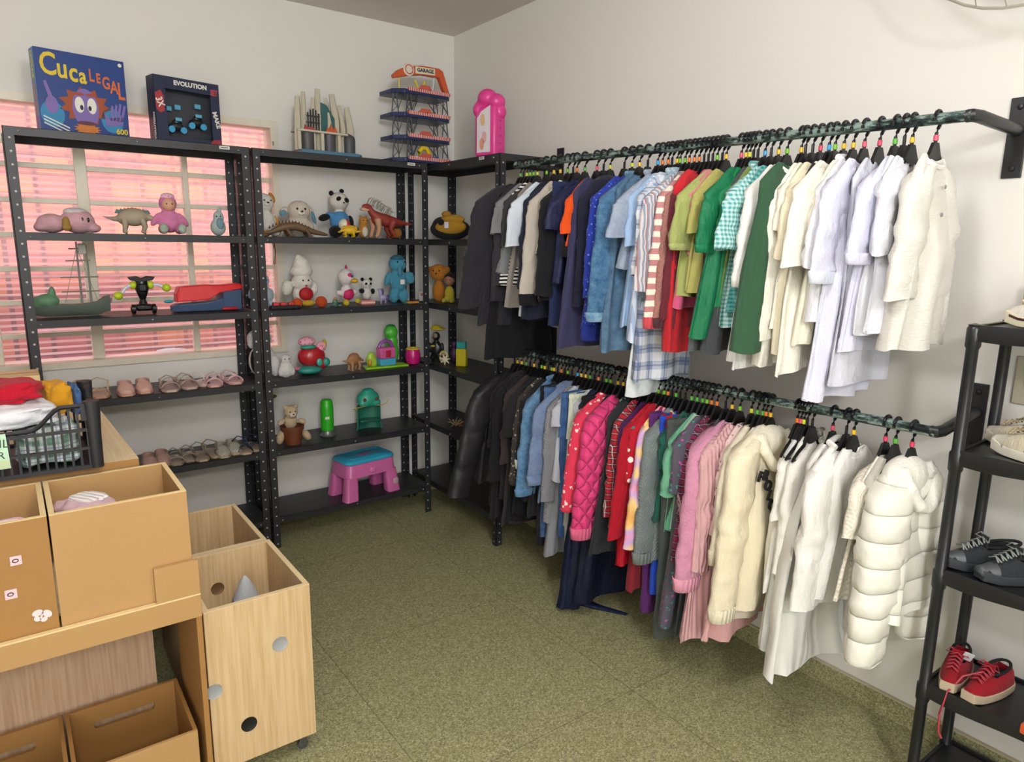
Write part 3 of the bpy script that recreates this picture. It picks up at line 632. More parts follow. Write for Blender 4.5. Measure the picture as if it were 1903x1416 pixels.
D(1098, 'navy blue jeans with a turned hem', fab('denim', '2d4c7c', '4a6a98'), .66, kind='t', wd=.15)
D(1106, 'mint white cropped trousers', fab('plain', 'd0d6c4'), .78, kind='t', wd=.14)
D(1113, 'grey white pleated top', fab('rib', 'b4b6ba', s=.5), .58, sw=.18, hw=.17, name='top', cat='top')
D(1120, 'very long midnight navy dress reaching the floor', fab('satin', '131a34'), .93, sw=.165, hw=.22, fold=1.8, yaw=-6, **DR)
D(1128, 'black trousers beside the navy dress', fab('plain', '151519'), .80, kind='t')
D(1136, 'coral red jacket printed with white flowers', fab('floral', 'dc3a56', 'f2d9d2', 42), .50, sl=.40, sw=.185, hw=.18, out=.34, w0=.068, w1=.074, puff=.008, th=.03, yaw=-8, cuff=fab('plain', 'dc3a56'), cuffh=.012, **JK)
D(1150, 'second long navy dress behind the pink jacket', fab('satin', '10152c'), .88, sw=.16, hw=.20, **DR)
D(1160, 'hot pink quilted jacket with ribbed cuffs', fab('quilt', 'e2407e'), .52, sl=.46, sw=.195, hw=.19, out=.26, w0=.074, w1=.066, puff=.006, th=.032, cuff=fab('rib', 'e86a90'), cuffh=.045, yaw=-9, **JK)
D(1173, 'green printed top peeping below pink', fab('floral', '1f4c40', '9fc2b0', 50), .50, sw=.15, hw=.16, name='top', cat='top')
D(1184, 'slate black straight long dress', fab('plain', '2f3034'), .62, sw=.175, hw=.19, dx=-.03, yaw=-7, **DR)
D(1200, 'red tartan shirt with white piping', fab('plaid', 'b32631', '571f2c', 42, 'e8e2dc'), .50, sl=.38, sw=.175, hw=.17, out=.24, w0=.055, w1=.045, yaw=-6)
D(1214, 'deep purple cardigan', fab('plain', '4c1d56'), .52, sl=.35, sw=.175, hw=.165, out=.15, name='cardigan', cat='cardigan')
D(1226, 'crimson velvet jacket with embroidered shoulder', fab('satin', 'b01527'), .62, sl=.44, sw=.185, hw=.19, out=.26, w0=.068, w1=.07, sfab=fab('plain', 'ad1428'), collar=('neck', fab('plain', 'c4182c')), yaw=-8, **JK)
D(1236, 'teal and red folk print blouse', fab('floral', 'b4182c', '2f9c96', 30, 'f0e8e0'), .40, sl=.22, sw=.18, hw=.165, out=.26, name='blouse', cat='blouse')
D(1243, 'dark red long skirt', fab('plain', '8c2230'), .72, sw=.15, hw=.16, name='skirt', cat='skirt')
D(1250, 'tie-dyed orange and lilac sweatshirt', fab('tiedye', 'f0b46a', 'c9a6dc', 1.2, 'f6cf86'), .50, sl=.46, sw=.178, hw=.17, out=.22, w0=.058, w1=.05, yaw=-8, name='sweatshirt', cat='sweatshirt')
D(1258, 'violet long narrow leggings', fab('plain', '5c2a6a'), .82, kind='t', w1=.045)
D(1266, 'heather grey crew-neck sweatshirt with long cuff', fab('knit', '7b8484'), .56, sl=.47, sw=.178, hw=.175, out=.16, w0=.066, w1=.058, cuff=fab('rib', '79827f'), cuffh=.04, collar=('neck', fab('plain', 'cfd0c4')), th=.024, yaw=-9, name='sweatshirt', cat='sweatshirt')
D(1276, 'red and blue sports bottoms', fab('vstripe', 'b0202c', '2348b8', 18), .70, kind='t')
D(1288, 'dark teal short-sleeved top', fab('rib', '1f5a4c'), .40, sl=.14, sw=.17, hw=.16, **TS)
D(1298, 'slate grey long straight trousers', fab('plain', '4a504c'), .84, kind='t', wd=.15, w1=.075)
D(1308, 'seafoam green blouse with a full sleeve', fab('plain', '6fae8e'), .42, sl=.22, sw=.178, hw=.165, out=.26, w0=.062, w1=.058, puff=.008, yaw=-8, name='blouse', cat='blouse')
D(1316, 'mint short-sleeved t-shirt', fab('plain', 'a9ccb4'), .40, sl=.1, sw=.165, hw=.16, **TS)
D(1324, 'purple floral long dress on grey ground', fab('floral', '56525e', 'b8489c', 60, '3f8c86'), .76, sl=.2, sw=.175, hw=.18, dx=-.025, out=.14, yaw=-8, **DR)
D(1334, 'wine and white tartan shirt', fab('plaid', '7c2846', '2c2030', 40, 'c9a8b4'), .50, sl=.43, sw=.175, hw=.165, out=.24, w0=.05, w1=.045)
D(1350, 'dark grey dress behind the pink sweater', fab('plain', '3f4446'), .78, sw=.16, hw=.19, **DR)
D(1362, 'fluffy candy pink sweater with ribbed cuffs', fab('fur', 'e8a0c0'), .50, sl=.47, sw=.20, hw=.18, out=.24, w0=.072, w1=.062, cuff=fab('rib', 'e8a0b8'), cuffh=.045, th=.03, yaw=-14, **SW)
D(1376, 'ribbed dusty pink knitted dress', fab('rib', 'd9a9ac'), .76, sl=.44, sw=.175, hw=.205, dx=-.02, out=.12, yaw=-8, **DR)
D(1397, 'pale rose blouse with dark spots', fab('dots', 'd8bab8', '8c7a80', 60), .45, sl=.3, sw=.17, hw=.17, out=.2, name='blouse', cat='blouse')
D(1408, 'oatmeal jacket with a wide three-quarter sleeve', fab('plain', 'dcd3bc'), .50, sl=.34, sw=.19, hw=.17, out=.32, w0=.062, w1=.058, cuff=fab('plain', 'cfc6ac'), cuffh=.05, yaw=-10, **JK)
D(1418, 'shell pink long gathered dress', fab('plain', 'dba8a8'), .72, sw=.16, hw=.23, fold=1.6, **DR)
hoodie = D(1432, 'cream hooded sweatshirt with black lettering', fab('plain', 'eee3c6'), .60, sl=.52, sw=.225, hw=.205, out=.25, w0=.064, w1=.054, cuff=fab('rib', 'efe6cc'), cuffh=.045, hood=fab('plain', 'f0e8d2'), th=.03, yaw=-16, name='hooded_sweatshirt', cat='sweatshirt')
for i, ch in enumerate('FR♥LOVE'.replace('♥', 'O')):
    text('printed_letter', ch, .046, paint('17161a', .7), hoodie, (-.108+.026*min(i, 1)+.012*max(0, i-1), -.056-.002*i, -.225-.035*max(0, i-1)), (90, 20, 0), bold=.0022, ext=.003)
D(1424, 'beige pleated blouse behind the cream hooded sweatshirt', fab('plain', 'e3dac4'), .66, sw=.17, hw=.18, name='blouse', cat='blouse')
D(1484, 'ecru knitted jumper with a red neckline stripe', fab('knit', 'ece2cc'), .50, sl=.44, sw=.145, w0=.055, w1=.045, hw=.175, out=.14, collar=('neck', fab('plain', 'c25a58')), yaw=-8, dx=.09, **SW)
D(1491, 'white panelled dress with a red belt line', fab('plain', 'e9e6df'), .66, sl=.2, sw=.15, hw=.19, hemband=fab('plain', 'e2dfd8'), yaw=-8, dx=.07, **DR)
D(1497, 'white t-shirt with a faded print', fab('plain', 'ece9e2'), .50, sl=.2, sw=.15, hw=.17, out=.24, dx=.03, **TS)
D(1503, 'pale grey chiffon skirt dress', fab('satin', 'd6d8d6'), .68, sw=.16, hw=.20, fold=1.4, dx=.03, **DR)
D(1513, 'plain white loose t-shirt with raised hem', fab('plain', 'efece4'), .50, sl=.36, sw=.155, hw=.17, out=.24, w0=.062, w1=.055, yaw=-10, dx=.03, **TS)
D(1551, 'long white gauze skirt dress', fab('rib', 'e6e5e0', s=.35), .73, sw=.17, hw=.22, fold=1.8, yaw=-8, **DR)
D(1576, 'white poplin shirt with a pointed collar', fab('plain', 'efede8'), .47, sl=.42, sw=.20, hw=.19, out=.16, w0=.07, w1=.06, collar=('shirt', fab('plain', 'f2f0ec')), th=.024, yaw=-16, buttons=('c9c9c4', 3))
D(1590, 'white sleeveless blouse behind the poplin shirt', fab('plain', 'e8e6e2'), .45, sw=.165, hw=.17, name='blouse', cat='blouse')
D(1649, 'cream cropped cardigan with short sleeve', fab('knit', 'ece6d6'), .42, sl=.16, sw=.17, hw=.165, out=.5, w0=.055, w1=.055, yaw=-18, buttons=('b8a888', 3), name='cardigan', cat='cardigan')
D(1668, 'grey-lined white back of a coat', fab('plain', 'b9b5ac'), .50, sw=.175, hw=.175, yaw=-14, name='coat', cat='coat')
D(1699, 'white quilted puffer jacket with a hood, nearest item', fab('puff', 'eceadf'), .44, sl=.50, sw=.165, hw=.165, out=.16, w0=.074, w1=.066, puff=.012, th=.042, hood=fab('plain', 'eeece2'), yaw=-20, ring='d2425e', name='puffer_jacket', cat='jacket')
# cloth end of the navy dress trailing on the floor
# ---------------------------------------------------------------- left furniture: wood-look bins, fibreboard stand, table
oak = wood('d4b88e', 'bf9e70', 'z', 1.0); oakx = wood('e2cfa8', 'd2b88c', 'y', 1.0); oakp = wood('c3a488', 'a98868', 'z', 1.0); edge = paint('ead2a4', .5); mdfm = mdf(); mdfd = mdf('a87b42'); mdfe = paint('ecd09a', .5)
def hole_cap(p, x, z, y, r, mat, name='round_hole'):
    b = MB(); b.lathe([(r*.05, 0), (r*.9, .0006), (r, .0022), (r*1.02, 0)], n=24).xf(Matrix.Rotation(R(90), 4, 'X'))
    return b.build(name, mat, p, loc=(x, y, z))
def open_bin(name, label, x0, x1, y0, y1, z0, z1, th, mfront, mside, medge, cat='bin', group=None, slot=False, divider=None):
    t = thing(name, label, cat, ((x0+x1)/2, (y0+y1)/2, z0), group=group); cx, cy = (x0+x1)/2, (y0+y1)/2
    X0, X1, Y0, Y1, H = x0-cx, x1-cx, y0-cy, y1-cy, z1-z0; e = .0015
    MB().box(X0, X1, Y0, Y0+th, 0, H).build('front_panel', mfront, t, bevel=.001, smooth=False)
    if slot:
        b = MB(); w_ = (X1-X0)*.27; zz = H*.72; g = .011
        b.box(X0, -w_, Y1-th, Y1, 0, H); b.box(w_, X1, Y1-th, Y1, 0, H); b.box(-w_, w_, Y1-th, Y1, 0, zz-g); b.box(-w_, w_, Y1-th, Y1, zz+g, H)
        for s in (-1, 1): b.prism([(s*w_, zz-g), (s*(w_-.006), zz-g), (s*w_, zz-g+.006)] if s > 0 else [(s*w_, zz-g+.006), (s*(w_-.006), zz-g), (s*w_, zz-g)], Y1-th, Y1)
        b.build('back_panel', mside, t, smooth=False)
    else: MB().box(X0, X1, Y1-th, Y1, 0, H).build('back_panel', mside, t, smooth=False)
    for s in (0, 1):
        MB().box(X0 if s == 0 else X1-th, X0+th if s == 0 else X1, Y0+th+e*0, Y1-th, 0, H).build('side_panel', mside, t, smooth=False)
    MB().box(X0+th, X1-th, Y0+th, Y1-th, .004, .012).build('bottom_panel', mside, t, smooth=False)
    if medge:
        b = MB(); h = .0012
        b.box(X0, X1, Y0, Y0+th, H, H+h); b.box(X0, X1, Y1-th, Y1, H, H+h); b.box(X0, X0+th, Y0+th, Y1-th, H, H+h); b.box(X1-th, X1, Y0+th, Y1-th, H, H+h)
        b.build('edge_banding', medge, t, smooth=False)
    return t
grey = paint('a3a6a8', .4); black = paint('0c0c0c', .6)
ba = open_bin('rolling_storage_bin', 'tall oak-look storage bin on casters with round cut-outs, nearest to the floor space', -.632, -.338, -1.51, -1.128, .062, .557, .015, oak, oak, edge, 'storage bin')
for x, z, m in ((.052, .335, grey), (-.135, .255, grey), (-.048, .115, black)): hole_cap(ba, x, z, -.1913, .022, m)
hole_cap(ba, -.03, .375, .1755, .02, paint('7a5a38'))
for sx in (-1, 1):
    for sy in (-1, 1):
        c = MB().cbox((0, 0, -.004), (.034, .034, .006)).build('caster', metal('8f8f92'), ba, loc=(sx*.115, sy*.155, -.002))
        MB().lathe([(.013, -.008), (.0165, -.006), (.0165, .006), (.013, .008)], n=16).xf(Matrix.Rotation(R(90), 4, 'X')).build('caster_wheel', plastic('4a4c50'), c, loc=(0, 0, -.0435))
        MB().box(-.012, .012, -.011, -.009, -.046, -.008).box(-.012, .012, .009, .011, -.046, -.008).build('caster_fork', metal('77787c'), c)
bb = open_bin('rolling_storage_bin', 'second oak-look storage bin standing behind the nearer one, empty inside', -.632, -.345, -1.122, -.725, .062, .557, .015, oak, oak, edge, 'storage bin')
for sx in (-1, 1):
    for sy in (-1, 1):
        c = MB().cbox((0, 0, -.004), (.034, .034, .006)).build('caster', metal('8f8f92'), bb, loc=(sx*.115, sy*.155, -.002))
        MB().lathe([(.013, -.008), (.0165, -.006), (.0165, .006), (.013, .008)], n=16).xf(Matrix.Rotation(R(90), 4, 'X')).build('caster_wheel', plastic('4a4c50'), c, loc=(0, 0, -.0435))
def rumple(name, label, cat, c, r, m, seed=0, amp=.25, rz=0, group=None, n=40, k=3.2, sq=.6):
    b = MB(); b.ell((0, 0, 0), (1, 1, 1), n=n, m=n//2)
    vs = []
    for v in b.v:
        v = Vector([math.copysign(abs(q)**sq, q) for q in v]); q = 1+amp*noise.noise(v*k+Vector((seed, 0, 0)))+amp*.5*noise.noise(v*k*2.3+Vector((seed, 9, 0)))
        p = Vector((v.x*r[0]*q, v.y*r[1]*q, max(-r[2], v.z*r[2]*q)))
        vs.append(p+Vector((0, 0, r[2])))
    b.v = vs; o = b.build(name, m, loc=c, ang=180, sub=1); o.rotation_euler.z = R(rz); return tag(o, label, cat, group)
b = MB(); n = 14
b.loft([[Vector((.062*q*math.cos(2*PI*k/n)*(1+.15*math.sin(3*k)), .045*q*math.sin(2*PI*k/n), z)) for k in range(n)] for z, q in ((0, 1), (.05, .85), (.11, .55), (.16, .22), (.175, .05))])
o = b.build('crumpled_bag', fab('satin', 'b9bdc0'), loc=(-.455, -1.25, .335), ang=180); tag(o, 'white crumpled plastic bag sticking up inside the nearer oak-look bin', 'bag')
MB().box(-.60, -.37, -1.45, -1.16, .0745, .3349).build('folded_cloth', fab('plain', '8f8a80')) and None
tag(bpy.data.objects['folded_cloth'], 'grey folded fabric filling the bottom of the nearer oak-look bin', 'cloth')

# fibreboard stand with a lipped ledge, carrying two upper and two lower boxes
st = thing('fibreboard_stand', 'raw fibreboard stand with a lipped ledge holding open boxes', 'stand', (-1.0, -1.40, 0))
q = Matrix.Translation((1.0, 1.40, 0))
MB().box(-.655, -.641, -1.54, -1.235, 0, .612).xf(q).build('side_panel', mdfd, st, bevel=.001, smooth=False)
MB().box(-1.42, -1.406, -1.54, -1.235, 0, .612).xf(q).build('side_panel', mdfd, st, smooth=False)
MB().box(-1.42, -.641, -1.535, -1.235, .613, .628).xf(q).build('ledge_board', mdfm, st, smooth=False)
lp = MB().box(-1.42, -.641, -1.549, -1.536, .572, .634).xf(q).build('front_lip', mdfm, st, bevel=.001, smooth=False)
MB().box(-1.42, -.641, -1.5495, -1.5355, .6342, .638).xf(q).build('lip_edge', mdfe, lp, smooth=False)
MB().box(-.745, -.641, -1.549, -1.536, .636, .732).xf(q).build('corner_guard', mdfm, st, bevel=.001, smooth=False)
ub = open_bin('fibreboard_box', 'open fibreboard box with soft pink clothes inside, upper right on the stand', -.947, -.652, -1.532, -1.245, .6295, .917, .012, mdfm, mdfm, mdfe, 'box')
ul = open_bin('fibreboard_box', 'open fibreboard box decorated with small stickers, upper left on the stand', -1.25, -.951, -1.532, -1.245, .6295, .917, .012, mdfd, mdfm, mdfe, 'box')
open_bin('fibreboard_box', 'low open fibreboard box with a handle slot on the floor, right one', -.962, -.672, -1.53, -1.245, .012, .232, .010, mdfm, mdfd, None, 'box', slot=True)
open_bin('fibreboard_box', 'low open fibreboard box with a handle slot on the floor, left one', -1.262, -.968, -1.53, -1.245, .012, .232, .010, mdfm, mdfd, None, 'box', slot=True)
MB().box(-1.405, -.656, -1.53, -1.24, .002, .011).xf(q).build('base_board', mdfd, st, smooth=False)
def sticker(name, label, x, z, mb, m, fy=-1.5335):
    o = mb.xf(Matrix.Rotation(R(90), 4, 'X')).build(name, m, loc=(x, fy, z), smooth=False); return tag(o, label, 'sticker')
pk = paint('f0c9d0', .4); dkk = paint('3c2f36', .5)
for x, z, lb, s in ((-1.018, .826, 'square pink sticker with an eye drawing, upper one on the fibreboard box', .011), (-1.035, .748, 'square pink sticker with a tiny dark figure, lower one on the fibreboard box', .0115)):
    o = sticker('square_sticker', lb, x, z, MB().box(-s, s, -s, s, 0, .0006), pk)
    MB().tube([(.0055*math.cos(a*PI/5)-.001, .004*math.sin(a*PI/5), .0008) for a in range(10)], .0012, 5, closed=True).xf(Matrix.Rotation(R(90), 4, 'X')).build('printed_drawing', dkk, o)
b = MB()
for cx, cy, rx, ry, an in ((-.010, .007, .011, .008, 35), (.010, .007, .011, .008, -35), (-.007, -.007, .007, .006, -30), (.007, -.007, .007, .006, 30), (0, 0, .0022, .012, 0)):
    A = R(an); b.prism([(cx+rx*math.cos(2*PI*k/14)*math.cos(A)-ry*math.sin(2*PI*k/14)*math.sin(A), cy+rx*math.cos(2*PI*k/14)*math.sin(A)+ry*math.sin(2*PI*k/14)*math.cos(A)) for k in range(14)], 0, .0008, 'z')
b.xf(Matrix.Rotation(R(-20), 4, 'Z'))
sticker('butterfly_sticker', 'white and pink butterfly sticker on the left fibreboard box', -.984, .677, b, paint('e9dcdc', .4))
sticker('round_sticker', 'bright pink round sticker at the left edge of the fibreboard box', -1.086, .811, MB().lathe([(.0005, .0016), (.018, .0015), (.0205, 0)], n=24), paint('f07fc0', .35))
o = sticker('heart_sticker', 'small pink sticker with a dark print low on the fibreboard box', -1.077, .672, MB().box(-.009, .009, -.009, .009, 0, .0006), pk)
MB().lathe([(.0005, .001), (.005, .0007)], n=12).xf(Matrix.Rotation(R(90), 4, 'X')).build('printed_drawing', dkk, o)
rumple('folded_baby_clothes', 'folded pale pink baby clothes inside the upper right fibreboard box', 'clothes', (-.865, -1.42, .80), (.062, .085, .052), fab('fur', 'eac3cb'), 3, .2, 20)
rumple('folded_baby_clothes', 'white lace-edged baby garment on top of the pale pink clothes', 'clothes', (-.857, -1.40, .893), (.034, .045, .008), fab('rib', 'efe6e6'), 5, .2, 35)
rumple('folded_baby_clothes', 'pale pink striped cloth inside the left fibreboard box', 'clothes', (-1.05, -1.46, .80), (.075, .055, .048), fab('hstripe', 'efd6de', 'dfa8bb', 60), 7, .15, 10)
rumple('folded_baby_clothes', 'magenta cloth at the left edge of the fibreboard box', 'clothes', (-1.165, -1.46, .80), (.04, .055, .052), fab('plain', 'e0358c'), 8, .15)
rumple('folded_baby_clothes', 'lilac knitted garment in the low left box', 'clothes', (-1.03, -1.49, .025), (.03, .03, .07), fab('rib', 'c9a9c9'), 9, .15)
# support under the upper boxes, box contents rest on an inner pile
for (x, y, lb) in ((-.86, -1.40, 'cream blanket under the pale pink baby clothes in the box'), (-1.10, -1.40, 'cream blanket under the striped cloth in the left box')):
    o = MB().cbox((0, 0, .0725), (.22, .22, .140)).build('folded_blanket', fab('plain', 'd8c6a8'), loc=(x, y, .6445), bevel=.015); tag(o, lb, 'blanket')

# table with oak-look top and front panel
tb = thing('side_table', 'long oak-look table with a pale top behind the fibreboard stand', 'table', (-1.2, -.65, 0)); q = Matrix.Translation((1.2, .65, 0))
MB().prism([(-1.75, -1.228), (-.716, -1.228), (-.741, -.45), (-.755, -.03), (-1.75, -.03)], .914, .937, 'z').xf(q).build('table_top', oakx, tb, smooth=False)
MB().prism([(-1.75, -1.2285), (-.716, -1.2285), (-.716, -1.2281), (-1.75, -1.2281)], .9145, .9365, 'z').xf(q).build('front_edge', mdfd, tb, smooth=False)
MB().box(-1.74, -.722, -1.222, -1.207, .0, .913).xf(q).build('front_panel', oakp, tb, smooth=False)
MB().box(-.752, -.737, -1.2065, -.04, 0, .913).xf(q).build('side_panel', wood('8f6a44', '6f4c2e', 'z'), tb, smooth=False)
MB().box(-1.74, -1.725, -1.2065, -.04, 0, .913).xf(q).build('side_panel', oakp, tb, smooth=False)

# black slatted crate on the table
cr = thing('plastic_crate', 'black slatted plastic crate full of folded clothes on the table', 'crate', (-1.06, -1.09, .9375), rz=-2)
cp = plastic('26272a', .45); hw_, hd, H = .25, .165, .185
def crate_side(p, Lx, dip):
    """one side in the x-z plane: bars, slats, rim with a dip in the middle"""
    f = lambda x: H-.012-(dip*(1-sm(.42, .72, abs(x)/Lx)) if dip else 0)
    b = MB(); n = 26
    for i in range(n+1):
        x = -Lx+2*Lx*i/n; b.box(x-.0028, x+.0028, -.004, .004, .006, f(x))
    for z in (.008, .058, .108): b.box(-Lx, Lx, -.006, .006, z-.007 if z < .02 else z-.003, z+.004)
    P = [(-Lx+2*Lx*i/40, 0, f(-Lx+2*Lx*i/40)+.002) for i in range(41)]; b.tube(P, .0085, 6, flat=.7)
    b.box(-Lx, -Lx+.03, -.008, .004, H-.05, H-.004); b.box(Lx-.03, Lx, -.008, .004, H-.05, H-.004)
    return b
crate_side(cr, hw_, .055).xf(Matrix.Translation((0, -hd, 0))).build('slatted_side', cp, cr, smooth=False)
crate_side(cr, hw_, .05).xf(Matrix.Translation((0, hd, 0))).build('slatted_side', cp, cr, smooth=False)
for s in (-1, 1): crate_side(cr, hd, .03).xf(Matrix.Translation((s*hw_, 0, 0)) @ Matrix.Rotation(R(90), 4, 'Z')).build('slatted_side', cp, cr, smooth=False)
for sx in (-1, 1):
    for sy in (-1, 1): MB().lathe([(.016, .002), (.017, .09), (.021, H-.003), (.021, H), (.001, H)], (sx*(hw_-.004), sy*(hd-.004), 0), 12).build('corner_post', cp, cr)
MB().box(-hw_, hw_, -hd, hd, 0, .005).build('crate_floor', cp, cr, smooth=False)
nt = MB().box(-.065, .065, -.0008, .0008, -.05, .04).build('paper_note', paint('bfe3c2', .7), loc=(-1.075, -1.268, 1.02)); nt.rotation_euler = (0, R(-2), R(-2)); tag(nt, 'pale green handwritten paper note taped to the front of the black crate', 'note')
ink = paint('43514a', .8)
text('handwriting', 'ANTIL', .03, ink, nt, (.028, -.0012, .018), (90, 6, 0)); text('handwriting', 'UGAR', .026, ink, nt, (.022, -.0012, -.012), (90, 6, 0))
MB().box(-.064, .064, -.0012, -.0009, -.049, -.027).build('tape_strip', paint('c3d6a8', .5), nt)
for i, (c, r, m, lb, rz, s) in enumerate([
    ((-1.13, -1.08, .945), (.10, .13, .055), fab('vstripe', 'dfe0e4', '9fb4cc', 45), 'white and pale blue bundle of clothes low in the black crate', 5, .5),
    ((-.92, -1.10, .945), (.075, .12, .045), fab('plaid', '6c8f7c', 'dfe6e2', 30, '2f4f9a'), 'green and blue checked cloth in the right half of the black crate', 0, .5),
    ((-1.05, -1.07, 1.046), (.155, .12, .030), fab('plain', 'e6e6ea'), 'white folded sheet on top of the crate contents', 8, .5),
    ((-1.035, -1.05, 1.106), (.115, .085, .028), fab('plain', 'b8142c'), 'red folded fleece with dark trim lying on top of the crate', -4, .55),
    ((-.885, -.985, 1.045), (.034, .055, .045), fab('plain', 'd09420'), 'mustard yellow knitted garment at the right of the red fleece', 10, .5),
    ((-.842, -.985, 1.035), (.010, .045, .045), fab('denim', '2d4c80', '54749c'), 'strip of blue denim at the right end of the crate', 15, .5)]):
    rumple('folded_garment', lb, 'clothes', c, r, m, 20+i, .22, rz, n=48, k=2.2, sq=s)
fl = [o for o in bpy.data.objects if o.get('label', '').startswith('red folded')][0]
MB().tube([(-.11, -.07, .05), (-.07, -.076, .056), (-.02, -.07, .058), (.01, -.066, .05), (.015, -.085, .03), (-.03, -.09, .022)], .009, 8, flat=.6).build('dark_trim', fab('plain', '4a3438'), fl, ang=180)
# small fibreboard box on the far end of the table, behind the crate
tb2 = MB().box(-.16, .16, -.08, .08, 0, .10).build('cardboard_box', mdfe, loc=(-1.06, -.16, .9375), bevel=.003); tag(tb2, 'pale cardboard box behind the crate by the window', 'box')
MB().box(-.16, .16, -.003, .003, .1002, .101).build('flap_seam', mdfd, tb2, smooth=False)

rumple('crumpled_plastic', 'white crumpled plastic lying outside on the window sill', 'plastic', (-.33, .425, .966), (.07, .02, .022), fab('satin', 'e6e2e2'), 31, .3)
# ---------------------------------------------------------------- right plastic shoe rack
rk = thing('plastic_shoe_rack', 'black five-tier plastic shoe rack with round posts against the right wall', 'shoe rack', (1.12, -2.95, 0)); rp = plastic('1b1c1f', .32); q = Matrix.Translation((-1.12, 2.95, 0))
RZ = [.055, .345, .69, 1.025, 1.355]; y0, y1 = -2.655, -3.25
for px in (1.015, 1.235):
    for py in (y0, y1):
        b = MB(); prof = [(.0145, 0)]
        for z in RZ: prof += [(.0145, z-.055), (.018, z-.048), (.0185, z-.002), (.0145, z+.004)] if z > .1 else [(.0165, z-.05), (.0165, z), (.0145, z+.004)]
        b.lathe([p for p in prof if p[1] < 1.36]+[(.017, 1.362), (.001, 1.366)], (px, py, 0), 16); b.xf(q).build('post', rp, rk)
for z in RZ:
    b = MB(); b.box(1.018, 1.238, y1, y0, z-.008, z); s_ = b.xf(q).build('shelf_tray', rp, rk, smooth=False, bevel=.001)
    for xx, nm in ((1.004, 'front_rim'), (1.246, 'back_rim')):
        b = MB(); rg = []
        for i in range(33):
            yy = y0-.012-(y0-.012-y1-.012)*i/32; wv = .006*math.sin(i/32*PI*2*1.5+.6)
            rg.append([Vector((xx, yy, z+.008)), Vector((xx+.006, yy, z+.008)), Vector((xx+.006, yy, z-.030-wv)), Vector((xx, yy, z-.030-wv)), Vector((xx-.004, yy, z-.010-wv*1.2))])
        b.loft(rg); b.xf(q).build(nm, rp, s_)
    MB().box(1.02, 1.236, y0-.004, y0+.006, z-.028, z+.006).xf(q).build('end_rim', rp, s_, smooth=False, bevel=.002)
# outlet plates and cardboard on the wall
o = MB().box(XR-.008, XR-.0005, -2.80, -2.672, 1.128, 1.262).build('outlet_plate', plastic('b9b29c', .45), bevel=.003); tag(o, 'cream wall socket plate with two outlets behind the shoe rack', 'wall socket')
for zz in (1.212, 1.182):
    b = MB(); b.box(XR-.0095, XR-.0081, -2.775, -2.697, zz-.013, zz+.013); f = b.build('outlet_insert', plastic('c9c3ae', .4), o, smooth=False, bevel=.001)
    for yy in (-2.715, -2.735, -2.755): MB().lathe([(.0005, .0006), (.0032, .0004), (.0034, 0)], n=10).xf(Matrix.Rotation(R(-90), 4, 'Y')).build('socket_hole', black, f, loc=(XR-.0096, yy, zz))
o = MB().box(1.255, 1.272, -2.84, -2.672, 1.358, 1.455).build('cardboard_sign', mdf('c2a05e'), bevel=.001); tag(o, 'tan cardboard sign leaning on the wall behind the top sneaker', 'sign')
text('lettering', 'U', .04, black, o, (1.2543, -2.715, 1.415), (90, 0, -90))
# wall fan guard at the top right
fn = thing('wall_fan', 'grey wire guard of a wall fan at the upper right edge of the photo', 'fan', (1.10, -2.63, 2.435)); fw_ = metal('c9c4b8', .4, .4)
for rr, dy, th_ in ((.30, 0, .004), (.285, -.03, .0025), (.22, -.055, .0022), (.12, -.07, .0022)):
    MB().tube([(rr*.0+dy-.0, rr*math.cos(2*PI*k/40), rr*math.sin(2*PI*k/40)) for k in range(40)], th_, 6, closed=True).build('guard_ring', fw_, fn)
for k in range(26):
    a = 2*PI*k/26; c_, s_ = math.cos(a), math.sin(a)
    MB().tube([(.0, .30*c_, .30*s_), (-.035, .28*c_, .28*s_), (-.06, .2*c_, .2*s_), (-.075, .06*c_, .06*s_)], .0016, 5).build('guard_wire', fw_, fn)
b = MB(); b.lathe([(.055, -.0), (.06, .05), (.05, .12), (.02, .165), (.02, .178)], n=20).xf(Matrix.Rotation(R(90), 4, 'Y')).build('fan_motor', plastic('8c8a86'), fn, loc=(.0, 0, 0))
for k in range(3):
    a0 = 2*PI*k/3; b = MB(); rg = []
    for i in range(7):
        r_ = .05+.2*i/6; w_ = .05+.05*math.sin(i/6*PI)
        rg.append([Vector((-.02+s2*.018, r_*math.cos(a0)-s2*w_*math.sin(a0), r_*math.sin(a0)+s2*w_*math.cos(a0))) for s2 in (-1, -.3, .3, 1)]+[Vector((-.017+s2*.018, r_*math.cos(a0)-s2*w_*math.sin(a0), r_*math.sin(a0)+s2*w_*math.cos(a0))) for s2 in (1, .3, -.3, -1)])
    b.loft(rg); b.build('fan_blade', plastic('9a9a98'), fn)

